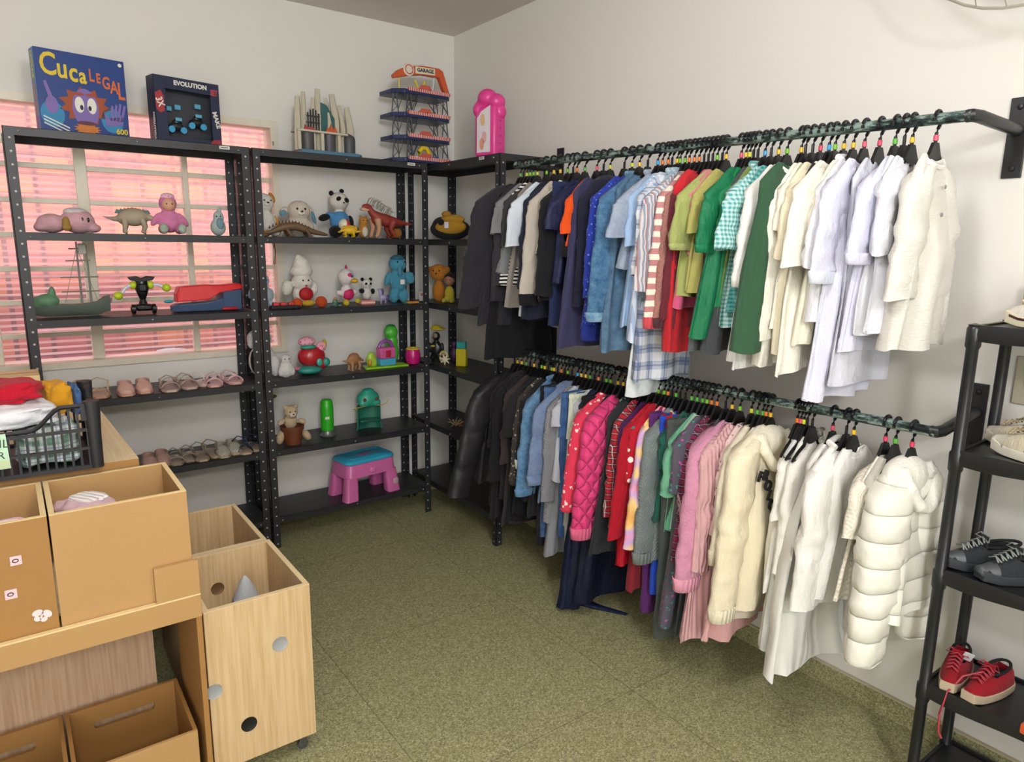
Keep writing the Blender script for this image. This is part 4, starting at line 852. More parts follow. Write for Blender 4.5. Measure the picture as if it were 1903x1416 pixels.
# ---------------------------------------------------------------- shoes
def shoe(name, label, cat, loc, rz, L, up, sole, inner='1a1a1c', lace=None, toe=None, H=.5, W=.38, group=None, stripe=None, tagw=False, solh=.12):
    """toe points to local -y; upper is one lofted shell with an opening"""
    t = thing(name, label, cat, loc, rz, group); sh = L*solh
    def ow(s): return L*W*.5*(.80+.26*math.sin(s*PI*1.02+.15)-.22*s**2 if s < .93 else (.64))*(1-max(0, s-.86)**2*12)*(1-max(0, .1-s)**2*22)
    rg = []
    for i in range(17):
        s = i/16; y = L*(.5-s); w_ = max(.35*L*W*.5, ow(s)); lift = .012*max(0, s-.8)*5*L/.2
        rg.append([Vector((w_*x, y, z+lift*(.6 if z == 0 else 1))) for x, z in ((-.96, 0), (-1, sh*.5), (-.97, sh), (.97, sh), (1, sh*.5), (.96, 0))])
    MB().loft(rg).build('sole', sole, t, bevel=.0015, ang=60)
    rg = []
    for i in range(17):
        s = i/16; y = L*(.49-.98*s); w_ = max(.3*L*W*.5, ow(s)*.95)
        h = sh+L*H*(.62+.0*s if s < .3 else .62-(s-.3)*.62 if s < .95 else .18)*(1 if s > .05 else .8); h = max(h, sh+L*.07)
        op = s < .52
        prof = []
        for a in range(13):
            A = PI*a/12; cx = math.cos(A); cz = math.sin(A)**.8
            if op and .25 < a/12 < .75: cz = math.sin(PI*.25)**.8*(1+.0); cx = cx*1.0
            prof.append(Vector((w_*cx*(1-.18*cz), y, sh*.9+(h-sh*.9)*cz)))
        rg.append(prof)
    b = MB(); n = 13
    vs = [p for r in rg for p in r]; fs = []
    for i in range(16):
        for k in range(n-1):
            if i < 8 and 3 <= k <= 8: continue
            fs.append((i*n+k, i*n+k+1, (i+1)*n+k+1, (i+1)*n+k))
    fs.append(tuple(range(0, n))) if False else None
    fs.append((0, 1, 2, 3, 9, 10, 11, 12)); fs.append(tuple(16*n+k for k in range(n))); b.add(vs, fs)
    o = b.build('upper', up, t, ang=180); sd = o.modifiers.new('solid', 'SOLIDIFY'); sd.thickness = .003; ss = o.modifiers.new('sub', 'SUBSURF'); ss.levels = ss.render_levels = 1
    MB().ell((0, L*.23, sh+L*H*.20), (L*W*.36, L*.22, L*.06), n=14, m=8).build('insole', plastic(inner, .8), t)
    MB().tube([(L*W*.34*math.cos(a)*.9, L*.22+L*.245*math.sin(a), sh+L*H*(.47+.06*math.sin(a))) for a in [2*PI*k/18 for k in range(18)]], L*.022, 8, closed=True).build('collar', plastic(inner, .85), t)
    b = MB(); b.prism([(-L*.07, sh+L*H*.38), (L*.07, sh+L*H*.38), (L*.08, sh+L*H*.72), (-L*.08, sh+L*H*.72)], -L*.02, L*.0, 'y').build('tongue', up, t, bevel=.003)
    if lace:
        b = MB()
        for i in range(5):
            y = -L*(.02+i*.065); z = sh+L*H*(.60-i*.052)
            b.tube([(-L*.085, y, z-.004), (0, y-L*.02, z+.006), (L*.085, y-L*.045, z-.004)], L*.011, 5); b.tube([(L*.085, y, z-.004), (0, y-L*.02, z+.006), (-L*.085, y-L*.045, z-.004)], L*.011, 5)
        for sd_ in (-1, 1):
            b.tube([(0, 0, sh+L*H*.64), (sd_*L*.09, -L*.01, sh+L*H*.74), (sd_*L*.15, -L*.05, sh+L*H*.62), (sd_*L*.04, -L*.03, sh+L*H*.62)], L*.011, 5)
        b.build('laces', lace, t, ang=180)
    if toe:
        rg = []
        for i in range(6):
            s = .80+i*.042; y = -L*(s-.5)-.001; w_ = ow(min(s, .93))*1.0*(1-.12*i*.4)
            rg.append([Vector((w_*math.cos(PI*a/10), y, sh*.9+(L*.16-.02*L*i*.5)*math.sin(PI*a/10))) for a in range(11)])
        MB().loft(rg, (False, True)).build('toe_cap', toe, t, ang=180)
    if stripe: MB().loft([[Vector((s_*ow(i/16)*1.012, L*(.5-i/16), z+.01*max(0, i/16-.8)*5*L/.2)) for s_, z in ((-1, sh*.62), (-1, sh*.86), (1, sh*.86), (1, sh*.62))] for i in range(1, 16)]).build('sole_stripe', stripe, t)
    if tagw: MB().box(-.012, .012, -.0006, .0006, -.018, .018).build('price_tag', paint('dfe3ea'), t, loc=(L*.13, -L*.02, sh+L*H*.62)).rotation_euler = (.5, .2, .3)
    return t
def sandal(label, loc, rz, L, m, sole, group, style=0, ms=None):
    t = thing('sandal', label, 'sandal', loc, rz, group); W = L*.42; sh = .010
    rg = []
    for i in range(15):
        s = i/14; w_ = W*.5*(.72+.32*math.sin(s*PI)**.8*(.8+.3*s)); w_ *= 1-max(0, s-.85)**2*14; w_ *= 1-max(0, .1-s)**2*20
        rg.append([Vector((w_*x, L*(.5-s), z)) for x, z in ((-1, 0), (-1, sh), (1, sh), (1, 0))])
    MB().loft(rg).build('sole', sole, t, bevel=.0015, ang=60)
    MB().loft([[Vector((v.x*.9, v.y*.95, sh+.0004 if k in (0, 3) else sh+.002)) for k, v in enumerate(r)] for r in rg]).build('footbed', ms or m, t, ang=60)
    def band(y, h, wd, ym=0, k=1.0):
        b = MB(); b.tube([(W*.5*k*math.cos(PI*a/8), y+ym*math.sin(PI*a/8), sh*.5+h*math.sin(PI*a/8)) for a in range(9)], wd, 8, flat=.22, upv=(0, 0, 1)); return b
    if style == 0:
        band(-L*.26, L*.20, L*.085, -.004).build('toe_strap', m, t, ang=180); band(.02, L*.27, L*.05, -.02, .9).build('ankle_strap', m, t, ang=180)
        MB().tube([(-W*.4, L*.15, sh), (-W*.42, L*.3, L*.22), (0, L*.46, L*.28), (W*.42, L*.3, L*.22), (W*.4, L*.15, sh)], L*.03, 6, flat=.5).build('heel_strap', m, t, ang=180)
        MB().ell((0, -L*.27, sh+L*.19), (L*.07, L*.03, L*.035), n=10, m=6).build('bow', m, t)
    elif style == 1:
        b = MB(); rg = []
        for i in range(8):
            s = i/7; y = -L*(.08+.38*s); w_ = W*.49*(1-.45*s**3); h = L*.24*(1-s**1.6*.75)
            rg.append([Vector((w_*math.cos(PI*a/10), y, sh+h*math.sin(PI*a/10)**.8)) for a in range(11)])
        b.loft(rg, (False, True)).build('vamp', m, t, ang=180)
        rg = [[Vector((W*.42*(1-.5*u)*math.cos(-.2+(PI+.4)*a/10)*(1.0), L*.16+L*.30*math.sin(-.2+(PI+.4)*a/10), sh+h)) for a in range(11)] for u, h in ((0, 0), (.05, L*.12), (.12, L*.22))]
        b = MB(); vs = [p for r in rg for p in r]; b.add(vs, [(i*11+k, i*11+k+1, (i+1)*11+k+1, (i+1)*11+k) for i in range(2) for k in range(10)]); b.build('heel_cup', m, t, ang=180)
        band(L*.02, L*.26, L*.035, -.01, .9).build('strap', m, t, ang=180)
    else:
        for yy in (-.30, -.17, -.04): band(L*yy, L*(.17-yy*.15), L*.035, -.006).build('strap', m, t, ang=180)
        MB().tube([(-W*.45, L*.1, sh), (-W*.5, L*.25, L*.30), (0, L*.45, L*.36), (W*.5, L*.25, L*.30), (W*.45, L*.1, sh)], L*.028, 6, flat=.5).build('heel_strap', m, t, ang=180)
    return t
rose, cor = fab('satin', 'd9b3a8'), paint('c99a86', .5)
z3, z4 = .8702, .5202
prs = [(-.725, 'beige and rose strappy sandal', fab('satin', 'd0b59a'), paint('c79a80'), 2, 'leftmost upper-shelf pair', .15, .085),
       (-.545, 'rose gold closed ballet sandal', fab('satin', 'd9afa2'), paint('d29f8c'), 1, 'second upper-shelf pair', .14, .075),
       (-.365, 'taupe wide-strap sandal with loop', fab('satin', 'b5a097'), paint('cbb0a2'), 0, 'third upper-shelf pair', .15, .08),
       (-.165, 'pale pink buckled sandal with bow', fab('satin', 'e0bcbf'), paint('d8a69a'), 0, 'rightmost upper-shelf pair', .14, .085)]
for x, d, m, sl, sty, wh_, L, dx in prs:
    for k, sd in ((-1, 'left'), (1, 'right')):
        sandal(f'{d}, {sd} of the {wh_}', (x+k*dx*.5, .10+.01*k, z3), random.uniform(-8, 8)+4*k, L*1.22, m, sl, 'sandals on the upper shoe shelf', sty)
sandal('white and pink sandal lying between two pairs on the upper shoe shelf', (-.262, .12, z3), 12, .14, fab('satin', 'e6d0d2'), paint('dcb6ae'), 'sandals on the upper shoe shelf', 2)
prs = [(-.485, 'dull pink flat sandal', fab('satin', 'b89488'), paint('a88878'), 1, 'leftmost lower-shelf pair', .15),
       (-.375, 'grey sandal with a dark blue insole', fab('satin', '9d9084'), paint('8f8272'), 0, 'second lower-shelf pair', .15),
       (-.265, 'bronze grey sandal with a rounded strap', fab('satin', '8b7f70'), paint('a8977c'), 2, 'third lower-shelf pair', .15),
       (-.165, 'silver and gold glitter sandal', fab('satin', 'aaa498'), paint('b09c7c'), 1, 'fourth lower-shelf pair', .15),
       (-.068, 'beige sandal with navy crossed straps', fab('satin', '23344a'), paint('b7a78e'), 2, 'rightmost lower-shelf pair', .15)]
for x, d, m, sl, sty, wh_, L in prs:
    for k, sd in ((-1, 'left'), (1, 'right')):
        sandal(f'{d}, {sd} of the {wh_}', (x+k*.030, .10+.012*k, z4), random.uniform(-5, 5), L*1.1, m, sl, 'sandals on the lower shoe shelf', sty, paint('b09a84'))
cv, lth = fab('plain', 'cfc6ae'), paint('d9d3c2', .5)
gr = 'sneakers on the black plastic rack'
shoe('sneaker', 'white sneaker with a maroon sole stripe on the top tier of the rack', 'sneaker', (1.13, -2.785, 1.3565), 165, .22, fab('plain', 'e0d8cc'), plastic('e4dcc0', .5), '6a5a50', lace=paint('e8e2d6'), stripe=paint('4a1f28'), group=gr)
shoe('sneaker', 'cream canvas sneaker, farther one of the pair on the second tier', 'sneaker', (1.18, -2.755, 1.0265), 165, .20, cv, plastic('ddd8c8', .5), '4b4038', lace=paint('b8a888'), toe=lth, group=gr)
shoe('sneaker', 'cream canvas sneaker, nearer one of the pair on the second tier', 'sneaker', (1.085, -2.80, 1.0265), 163, .20, cv, plastic('ddd8c8', .5), '4b4038', lace=paint('b8a888'), toe=lth, group=gr)
dg = fab('plain', '2e3034')
shoe('sneaker', 'dark grey lace-up sneaker, left one of the pair on the third tier', 'sneaker', (1.118, -2.715, .6915), -128, .20, dg, plastic('33363a', .5), '141416', lace=paint('8a8f8a'), toe=plastic('4a4d52', .45), group=gr)
shoe('sneaker', 'dark grey lace-up sneaker, right one of the pair on the third tier', 'sneaker', (1.108, -2.795, .6915), -122, .20, dg, plastic('33363a', .5), '141416', lace=paint('8a8f8a'), toe=plastic('4a4d52', .45), group=gr)
rd = fab('plain', '90121f')
shoe('sneaker', 'red sports shoe with speckled sole, left one of the pair on the fourth tier', 'sneaker', (1.105, -2.695, .3465), -80, .19, rd, plastic('b9a890', .5), '100d10', lace=paint('a83040'), tagw=True, group=gr)
r2 = shoe('sneaker', 'red sports shoe with lace hanging over the edge, right one on the fourth tier', 'sneaker', (1.105, -2.776, .3465), -98, .19, rd, plastic('b9a890', .5), '100d10', lace=paint('a83040'), group=gr)
MB().tube([(.0, -.03, .075), (-.035, -.06, .05), (-.045, -.105, .01), (-.045, -.13, -.05), (-.04, -.132, -.10), (-.03, -.132, -.115)], .0028, 6).build('trailing_lace', paint('a83040'), r2)
shoe('sneaker', 'white and orange shoe cut by the right edge of the photo', 'sneaker', (1.07, -2.925, .3465), -100, .18, fab('plain', 'c8c8c8'), plastic('d8582a', .5), '44444a', lace=paint('d0d0d0'), group=gr)
# ---------------------------------------------------------------- toys
def E(b, *es):
    for e in es: b.ell(e[0], e[1], e[2] if len(e) > 2 else None, n=18, m=12)
    return b
def toy(name, label, cat, loc, rz, body, mat, parts=(), voxel=.005, sc=1.1, group='toys on the shelves', fn=None):
    """one continuous stuffed or moulded body, with the differently coloured pieces as parts; faces local -y"""
    t = thing(name, label, cat, loc, rz, group, sc)
    b = MB(); E(b, *body); b.build('body', mat, t, ang=180, soft=voxel)
    for p in parts:
        nm, m, es = p[:3]
        if callable(es): o = es().build(nm, m, t, ang=50)
        else: o = E(MB(), *es).build(nm, m, t, ang=180, soft=(.004 if len(es) > 1 and nm not in ('eye', 'eyes') else 0))
        if len(p) > 3: p[3](o)
    return t
def eyes(x, y, z, r=.005, m=None): return [('eye', m or plastic('0c0c0e', .2), [((s*x, y, z), r)]) for s in (-1, 1)]
F = lambda h: fab('fur', h)
z5 = 1.5702; zt = 1.9672; z2 = 1.2202
# --- top shelves
bx = thing('board_game_box', 'blue board game box with yellow and orange title and purple cartoon face', 'board game', (-.79, .065, zt), 10)
b = MB().box(0, .325, 0, .065, 0, .315); bl = paint('1c3f86', .35); b.build('box_body', bl, bx, bevel=.002, smooth=False)
yl, og, pu, wt = paint('e3c62a', .4), paint('d96a2e', .4), paint('7f6ab0', .5), paint('e9e6dc', .5)
for ch, x, z, s in (('C', .045, .255, .125), ('u', .093, .247, .115), ('c', .132, .238, .11), ('a', .165, .230, .09)): text('title_letter', ch, s*.95, yl, bx, (x, -.0012, z), (90, 0, 0), bold=.0022, sx=.72)
for ch, x, z, s in (('L', .197, .237, .070), ('E', .222, .230, .055), ('G', .250, .216, .07), ('A', .279, .203, .075), ('L', .305, .190, .10)): text('title_letter', ch, s*.95, og, bx, (x, -.0012, z), (90, 0, 0), bold=.0016, sx=.62)
def flat(poly, y): return lambda: MB().prism(poly, y, y+.0006, 'y')
def disc(cx, cz, rx, rz_, y, n=24, rag=0, rg=5): return MB().prism([(cx+rx*math.cos(2*PI*k/n)*(1+rag*(k % 2)), cz+rz_*math.sin(2*PI*k/n)*(1+rag*(k % 2))) for k in range(n)], y, y+.0006, 'y')
disc(.165, .115, .098, .075, -.0007, 22, -.28).build('printed_hair', paint('a34a22'), bx, smooth=False)
for x in (.045, .262): disc(x, .07, .042, .05, -.0007).build('printed_sleeve', paint('2f86b8'), bx, smooth=False)
disc(.165, .105, .048, .078, -.0013).build('printed_face', pu, bx, smooth=False)
disc(.165, .026, .052, .024, -.0019, 26, -.3).build('printed_beard', paint('d07a2a'), bx, smooth=False)
disc(.165, .048, .036, .008, -.0025).build('printed_mouth', paint('5a2a3a'), bx, smooth=False)
for x in (.143, .188):
    o = disc(x, .118, .017, .031, -.0025).build('printed_eye', wt, bx, smooth=False)
    disc(x+(.007 if x < .16 else -.008), .108, .006, .010, -.0031).build('printed_pupil', paint('17203c'), o, smooth=False)
    disc(x, .160, .020, .006, -.0025).build('printed_brow', paint('a5452a'), bx, smooth=False)
disc(.045, .105, .022, .034, -.0019).build('printed_hand', pu, bx, smooth=False)
MB().prism([(.022, .19), (.032, .195), (.055, .12), (.04, .115)], -.0025, -.0019, 'y').build('printed_finger', pu, bx, smooth=False)
b = MB()
for i in range(4): b.prism([(.252+i*.013, .07), (.262+i*.013, .07), (.270+i*.016, .14-.006*abs(i-2)), (.262+i*.016, .145-.006*abs(i-2))], -.0019, -.0013, 'y')
b.prism([(.238, .045), (.30, .055), (.305, .09), (.25, .08), (.232, .095)], -.0019, -.0013, 'y'); b.build('printed_hand', pu, bx, smooth=False)
text('box_number', '600', .03, yl, bx, (.295, -.0022, .028), (90, 0, 0), bold=.001)
for i in range(3): MB().prism([(.012, .062-.013*i), (.10, .024-.013*i), (.10, .019-.013*i), (.012, .057-.013*i)], -.0013, -.0007, 'y').build('small_print', wt, bx, smooth=False)
sp_ = MB().box(-.0008, 0, .003, .062, .003, .312).build('spine_panel', paint('4a86b8', .4), bx, smooth=False)
for i, (ch, m) in enumerate(zip('CUCALEGAL', [yl]*4+[og]*5)): text('spine_letter', ch, .032, m, sp_, (-.0014, .032, .29-i*.026), (90, 0, -90), bold=.001)
MB().box(-.0014, -.0009, .012, .05, .012, .06).build('spine_picture', pu, sp_, smooth=False)
MB().lathe([(.0005, .0009), (.0075, .0006)], n=16).xf(Matrix.Rotation(R(90), 4, 'X')).build('price_sticker', wt, bx, loc=(.308, -.0012, .297))

b2 = thing('toy_box', 'dark blue window box with black and light blue toy vehicles inside', 'toy box', (-.372, .07, zt), 11)
nb = paint('1c2647', .35); dk2 = paint('16171c', .5)
b = MB(); b.box(0, .285, .072, .075, 0, .275); b.box(0, .285, 0, .072, 0, .003); b.box(0, .285, 0, .072, .272, .275); b.box(0, .003, 0, .072, .003, .272); b.box(.282, .285, 0, .072, .003, .272)
b.box(0, .05, 0, .003, .003, .272); b.box(.245, .285, 0, .003, .003, .272); b.box(.05, .245, 0, .003, .225, .272); b.box(.05, .245, 0, .003, .003, .025); b.build('box_body', nb, b2, smooth=False)
MB().box(.004, .281, .066, .071, .004, .271).build('inner_backing', paint('3a3c44'), b2, smooth=False)
t = NT('clear_film'); t.fin((1, 1, 1, 1), .05, Transmission_Weight=1.0, IOR=1.02, Alpha=.12); film = t.m
MB().box(.05, .245, .0012, .0018, .025, .225).build('clear_window', film, b2, smooth=False)
text('box_title', 'EVOLUTION', .026, wt, b2, (.158, -.0012, .252), (90, 0, 0), bold=.001); text('box_title', 'SET', .034, paint('b8434a'), b2, (.262, -.0012, .235), (90, 0, 0), bold=.0015, sx=.6)
MB().prism([(.004, .20), (.028, .215), (.04, .19), (.04, .13), (.022, .12), (.006, .135)], -.0012, -.0004, 'y').build('red_badge', paint('a8333c'), b2, smooth=False); text('badge_number', '3X', .04, wt, b2, (.022, -.0018, .165), (90, 70, 0), bold=.001, sx=.8)
text('box_caption', 'MAKE', .028, wt, b2, (.266, -.0012, .12), (90, 75, 0), bold=.001); text('box_title', 'EVOLUTION', .022, wt, b2, (-.0012, .012, .06), (90, -90, -90), bold=.001)
MB().prism([(.225, .004), (.28, .004), (.28, .035), (.245, .03)], -.0012, -.0004, 'y').build('red_corner', paint('a8333c'), b2, smooth=False)
for x0, z0, lb in ((.10, .075, 'l'), (.19, .10, 'r')):
    v = E(MB(), ((x0, .04, z0), (.034, .018, .018)), ((x0+.006, .04, z0+.02), (.02, .014, .014))).build('toy_vehicle', plastic('23252c'), b2, ang=180)
    for k in (-1, 1): MB().lathe([(.006, -.006), (.014, -.005), (.014, .005), (.006, .006)], n=14).xf(Matrix.Rotation(R(90), 4, 'X')).build('wheel', plastic('3fa0d0'), v, loc=(x0+k*.026, .026, z0-.014))
    MB().cbox((x0+.005, .02, z0+.03), (.028, .004, .014)).build('blue_panel', plastic('5aa8c8'), v, bevel=.001)
for x0, z0 in ((.075, .15), (.115, .16), (.205, .175)): MB().cbox((x0, .05, z0), (.026, .012, .02)).build('blue_accessory', plastic('5aa8c8'), b2, bevel=.002)

# castle-like playset
cs = thing('toy_castle_playset', 'beige toy castle playset with dark grey doors on a blue base', 'toy playset', (.40, .13, zt), 4); bg_, gy, tl = plastic('c3bca8', .5), plastic('4b4c50', .5), plastic('2f5f60', .5)
MB().prism([(-.15, -.075), (.15, -.085), (.185, -.05), (.18, .06), (-.15, .07)], 0, .022, 'z').build('base', plastic('4b7690'), cs, bevel=.003)
for x0, h, w_, y_ in ((-.145, .27, .018, -.02), (-.105, .30, .016, .0), (-.06, .275, .014, -.01), (-.025, .325, .020, .01), (.03, .285, .014, .0), (.07, .31, .022, .01), (.105, .26, .014, 0), (.145, .255, .022, 0)):
    MB().tube([(x0, y_, .02), (x0+.002, y_, h*.6), (x0+.01*(1 if x0 < 0 else -1), y_+.01, h)], [w_, w_*.9, w_*.62], 7).build('spire', bg_, cs, ang=30)
MB().box(-.155, .11, -.05, .04, .108, .118).build('floor_plate', bg_, cs, bevel=.002)
for x0 in (-.155, -.035, .055): MB().box(x0, x0+.016, -.048, -.03, .022, .108).build('pillar', bg_, cs, bevel=.002)
for x0 in (-.09, .025, .135): MB().lathe([(.032, 0), (.033, .075), (.028, .09), (.006, .105)] if x0 > .1 else [(.034, 0), (.034, .086)], (x0, -.005, .022), 16).build('door', gy, cs)
b = MB()
for i in range(5): b.box(-.10+i*.014, -.094+i*.014, -.042, -.036, .12, .19+.028*math.sin(PI*(i+.5)/5))
for z_ in (.15, .18): b.box(-.104, -.036, -.043, -.037, z_, z_+.006)
b.build('window_bars', plastic('26282a'), cs, smooth=False)
MB().prism([(-.012, .12), (.062, .12), (.06, .19), (.02, .25), (-.012, .26)], -.006, .0, 'y').build('teal_backdrop', tl, cs, bevel=.001, smooth=False)
for nm, x0, m in (('red_flames', .025, plastic('c4562e')), ('red_cushion', -.09, plastic('a8343a'))): MB().prism([(x0-.03, .118), (x0-.024, .14), (x0-.014, .128), (x0-.004, .155 if x0 > 0 else .13), (x0+.008, .13), (x0+.018, .145 if x0 > 0 else .128), (x0+.03, .118)], -.046, -.036, 'y').build(nm, m, cs, smooth=False)

# toy parking garage
gg = thing('toy_parking_garage', 'four-storey toy parking garage with navy decks, grey trusses and orange crane', 'toy garage', (.925, .145, zt), 3); nv, gt, orp, ylp = plastic('1d2a58'), plastic('55575c'), plastic('c8562c'), plastic('dcc022')
for z_ in (.004, .118, .232, .348):
    d_ = MB().prism([(-.17, -.05), (-.12, -.1), (.15, -.1), (.18, -.07), (.18, .08), (-.17, .08)], z_, z_+.022, 'z').build('deck', nv, gg, bevel=.003)
    b = MB(); 
    MB().box(-.10, .165, -.104, -.1, z_+.014, z_+.032).build('striped_rail', fab('vstripe', 'd9b8b4', 'b5483c', 90), d_, smooth=False)
    MB().prism([(-.04, z_+.03), (-.02, z_+.05), (.03, z_+.05), (.045, z_+.03)], -.108, -.101, 'y').build('deck_badge', plastic('c4584a'), d_, bevel=.001)
for z_ in (.026, .14, .254):
    for x0, y_ in ((-.155, -.06), (-.085, -.085), (0, .06), (.14, -.085), (.165, .05)):
        b = MB()
        for dx in (-.012, .012): b.tube([(x0+dx*1.6, y_, z_), (x0+dx*.8, y_, z_+.092)], .0032, 5)
        b.tube([(x0-.018, y_, z_), (x0+.012, y_, z_+.03), (x0-.010, y_, z_+.06), (x0+.01, y_, z_+.09)], .0026, 5); b.tube([(x0+.02, y_, z_+.09), (x0+.05*(1 if x0 < .05 else -1), y_, z_+.094), (x0+.02, y_, z_+.02)], .003, 5)
        b.build('truss_column', gt, gg)
MB().prism([(-.175, .43), (-.15, .455), (-.09, .485), (.0, .50), (.105, .502), (.13, .49), (.17, .385), (.145, .372), (.105, .455), (.0, .455), (-.08, .44), (-.17, .415)], -.085, -.055, 'y').build('crane_roof', orp, gg, bevel=.003)
r_ = MB().lathe([(.0005, .003), (.030, .003), (.033, 0)], n=24).xf(Matrix.Rotation(R(90), 4, 'X')).build('round_sign', plastic('e0cfc4'), gg, loc=(-.085, -.086, .468)); MB().tube([(.022*math.cos(2*PI*k/20), -.004, .022*math.sin(2*PI*k/20)) for k in range(20)], .0025, 5, closed=True).build('sign_ring', orp, r_)
MB().prism([(-.045, .455), (.075, .462), (.075, .494), (-.045, .489)], -.088, -.0853, 'y').build('sign_board', plastic('e5dcc0'), gg, smooth=False)
text('sign_lettering', 'GARAGE', .026, plastic('3c3f46'), gg, (.015, -.0895, .475), (90, -2, 0), bold=.001)
for nm, P, r0 in (('yellow_claw', [(-.04, -.07, .425), (-.025, -.07, .395), (-.008, -.07, .375), (.010, -.07, .395), (.022, -.07, .425)], .006), ('yellow_arch', [(-.035, -.09, .03), (-.032, -.09, .06), (-.012, -.09, .082), (.012, -.09, .082), (.032, -.09, .06), (.035, -.09, .03)], .0125)): MB().tube(P, r0, 10).build(nm, ylp, gg)
MB().tube([(-.135, -.07, .372), (-.135, -.07, .43)], .0035, 6).build('yellow_post', ylp, gg); MB().tube([(.075, -.06, .372), (.088, -.06, .455)], .008, 6).build('grey_strut', plastic('c0c4c4'), gg)
MB().cbox((.06, -.09, .035), (.06, .02, .014)).build('blue_ramp', plastic('2c4f9c'), gg, bevel=.002)

# pink playset on the corner unit
pk2 = plastic('e03f92', .35)
pp = thing('pink_playset', 'hot pink toy house playset with a picture panel and bubbly roof', 'toy playset', (1.03, -.43, zt), -72)
MB().box(-.062, .062, -.045, .045, 0, .235).build('body', pk2, pp, bevel=.012)
E(MB(), ((-.01, -.01, .275), (.05, .048, .045)), ((.04, 0, .255), (.04, .045, .04)), ((-.055, -.012, .225), (.032, .04, .04)), ((-.03, .0, .25), (.045, .045, .045)), ((.05, .012, .21), (.03, .036, .035))).build('bubbly_roof', pk2, pp, ang=180, soft=.005)
MB().prism([(-.045, .02), (.035, .02), (.035, .235), (-.02, .21), (-.045, .18)], -.048, -.0455, 'y').build('picture_panel', paint('ddd6dc', .4), pp, smooth=False)
for x0, z_, c_ in ((-.01, .17, 'd9b08c'), (.0, .09, 'd8a8a8'), (-.015, .06, 'd99a78')): disc(x0, z_, .014, .028, -.0488).build('printed_figure', paint(c_), pp, smooth=False)
MB().tube([(-.062, 0, .13), (-.078, 0, .125), (-.078, 0, .09), (-.062, 0, .085)], .007, 8).build('handle', pk2, pp)
for k in range(6): MB().ell((.0625, 0, .03+k*.034), (.002, .004, .005), n=8, m=6).build('purple_stud', plastic('8c2f90'), pp)

# --- left unit, upper shelf
toy('stuffed_animal', 'pink and white stuffed animal lying flat with a gold bow', 'plush toy', (-.735, .12, z5), 8, [((-.05, 0, .035), (.05, .045, .036)), ((.035, -.01, .045), (.058, .05, .047)), ((.08, -.02, .02), (.03, .03, .018)), ((-.085, 0, .02), (.025, .035, .018))], F('e6b3bd'),
    [('white_crown', F('e8e2e4'), [((.03, -.006, .078), (.042, .038, .018))]), ('gold_bow', fab('satin', '9c7a3a'), [((-.012, -.044, .038), (.014, .012, .024)), ((-.012, -.05, .02), (.018, .01, .014))])]+[('eye', plastic('15151a', .2), [((x, -.056, .05), (.004, .003, .009))]) for x in (.04, .06)])
def quad(name, label, loc, rz, h1, h2, L=.17, H=.10, plates=True, head='blunt', tail=True, sc=1, legs=None, spine=None, cat='toy dinosaur'):
    t = thing(name, label, cat, loc, rz, 'toy dinosaurs on the shelves', sc); b = MB()
    E(b, ((0, 0, H*.64), (L*.32, L*.19, H*.34)), ((-L*.16, 0, H*.60), (L*.18, L*.16, H*.28)))
    b.tube([(L*.2, 0, H*.68), (L*.36, 0, H*.62), (L*.46, 0, H*.50), (L*.54, 0, H*.46)], [L*.09, L*.065, L*.06, L*.035], 10)
    if tail: b.tube([(-L*.22, 0, H*.62), (-L*.38, .004, H*.55), (-L*.52, .01, H*.60), (-L*.64, .012, H*.66)], [L*.10, L*.06, L*.03, L*.008], 10)
    b.build('body', plastic(h1, .6), t, ang=180, soft=.003)
    for sx in (-1, 1):
        for sy in (-1, 1):
            MB().tube([(sx*L*.18, sy*L*.11, H*.55), (sx*L*.20+.004, sy*L*.13, H*.28), (sx*L*.19-.002, sy*L*.13, .008), (sx*L*.19+.008, sy*L*.13, .0055)], [L*.085, L*.06, L*.045, L*.042], 9).build('leg', plastic(legs or h1, .6), t)
    if plates:
        b = MB()
        for i in range(9):
            x = -L*.32+i*L*.075; z = H*.88-abs(i-4)*H*.02; b.prism([(x-.010, z-.004), (x, z+.015), (x+.010, z-.004)], -.006, -.002, 'y'); b.prism([(x-.005, z-.004), (x+.005, z+.013), (x+.014, z-.004)], .002, .006, 'y')
        b.build('back_plates', plastic(h2, .6), t, smooth=False)
    if plates != True: E(MB(), ((0, 0, H*.75), (L*.29, L*.13, H*.22))).build('back_shell', plastic(h2, .6), t, ang=180)
    for s in (-1, 1): MB().ell((L*.46, s*L*.05, H*.56), .0028, n=8, m=6).build('eye', plastic('101010', .2), t)
    return t
quad('toy_dinosaur', 'beige toy dinosaur with a teal spotted back on the leftmost unit', (-.485, .12, z5), -8, 'a89a84', '4f706c', .165, .10, 'both', sc=1.15)
toy('baby_doll', 'soft doll in a pink hooded suit sitting beside the beige dinosaur', 'doll', (-.345, .11, z5), 0, [((0, 0, .055), (.042, .034, .048)), ((0, 0, .125), (.034, .032, .036)), ((-.05, -.012, .06), (.014, .014, .034), (0, 35, 0)), ((.05, -.012, .06), (.014, .014, .034), (0, -35, 0)), ((-.03, -.04, .022), (.02, .036, .02)), ((.03, -.04, .022), (.02, .036, .02))], F('e58ab8'),
    [('face', plastic('d8a184', .6), [((0, -.016, .12), (.026, .022, .027))]), ('foot', F('b8c4b4'), [((-.034, -.074, .024), (.016, .014, .02))]), ('foot', F('b8c4b4'), [((.034, -.074, .024), (.016, .014, .02))]), ('hat_flower', fab('dots', 'e6b8cc', 'c85a90', 120), [((0, -.006, .152), (.026, .022, .014))])]+eyes(.010, -.036, .122, .003))
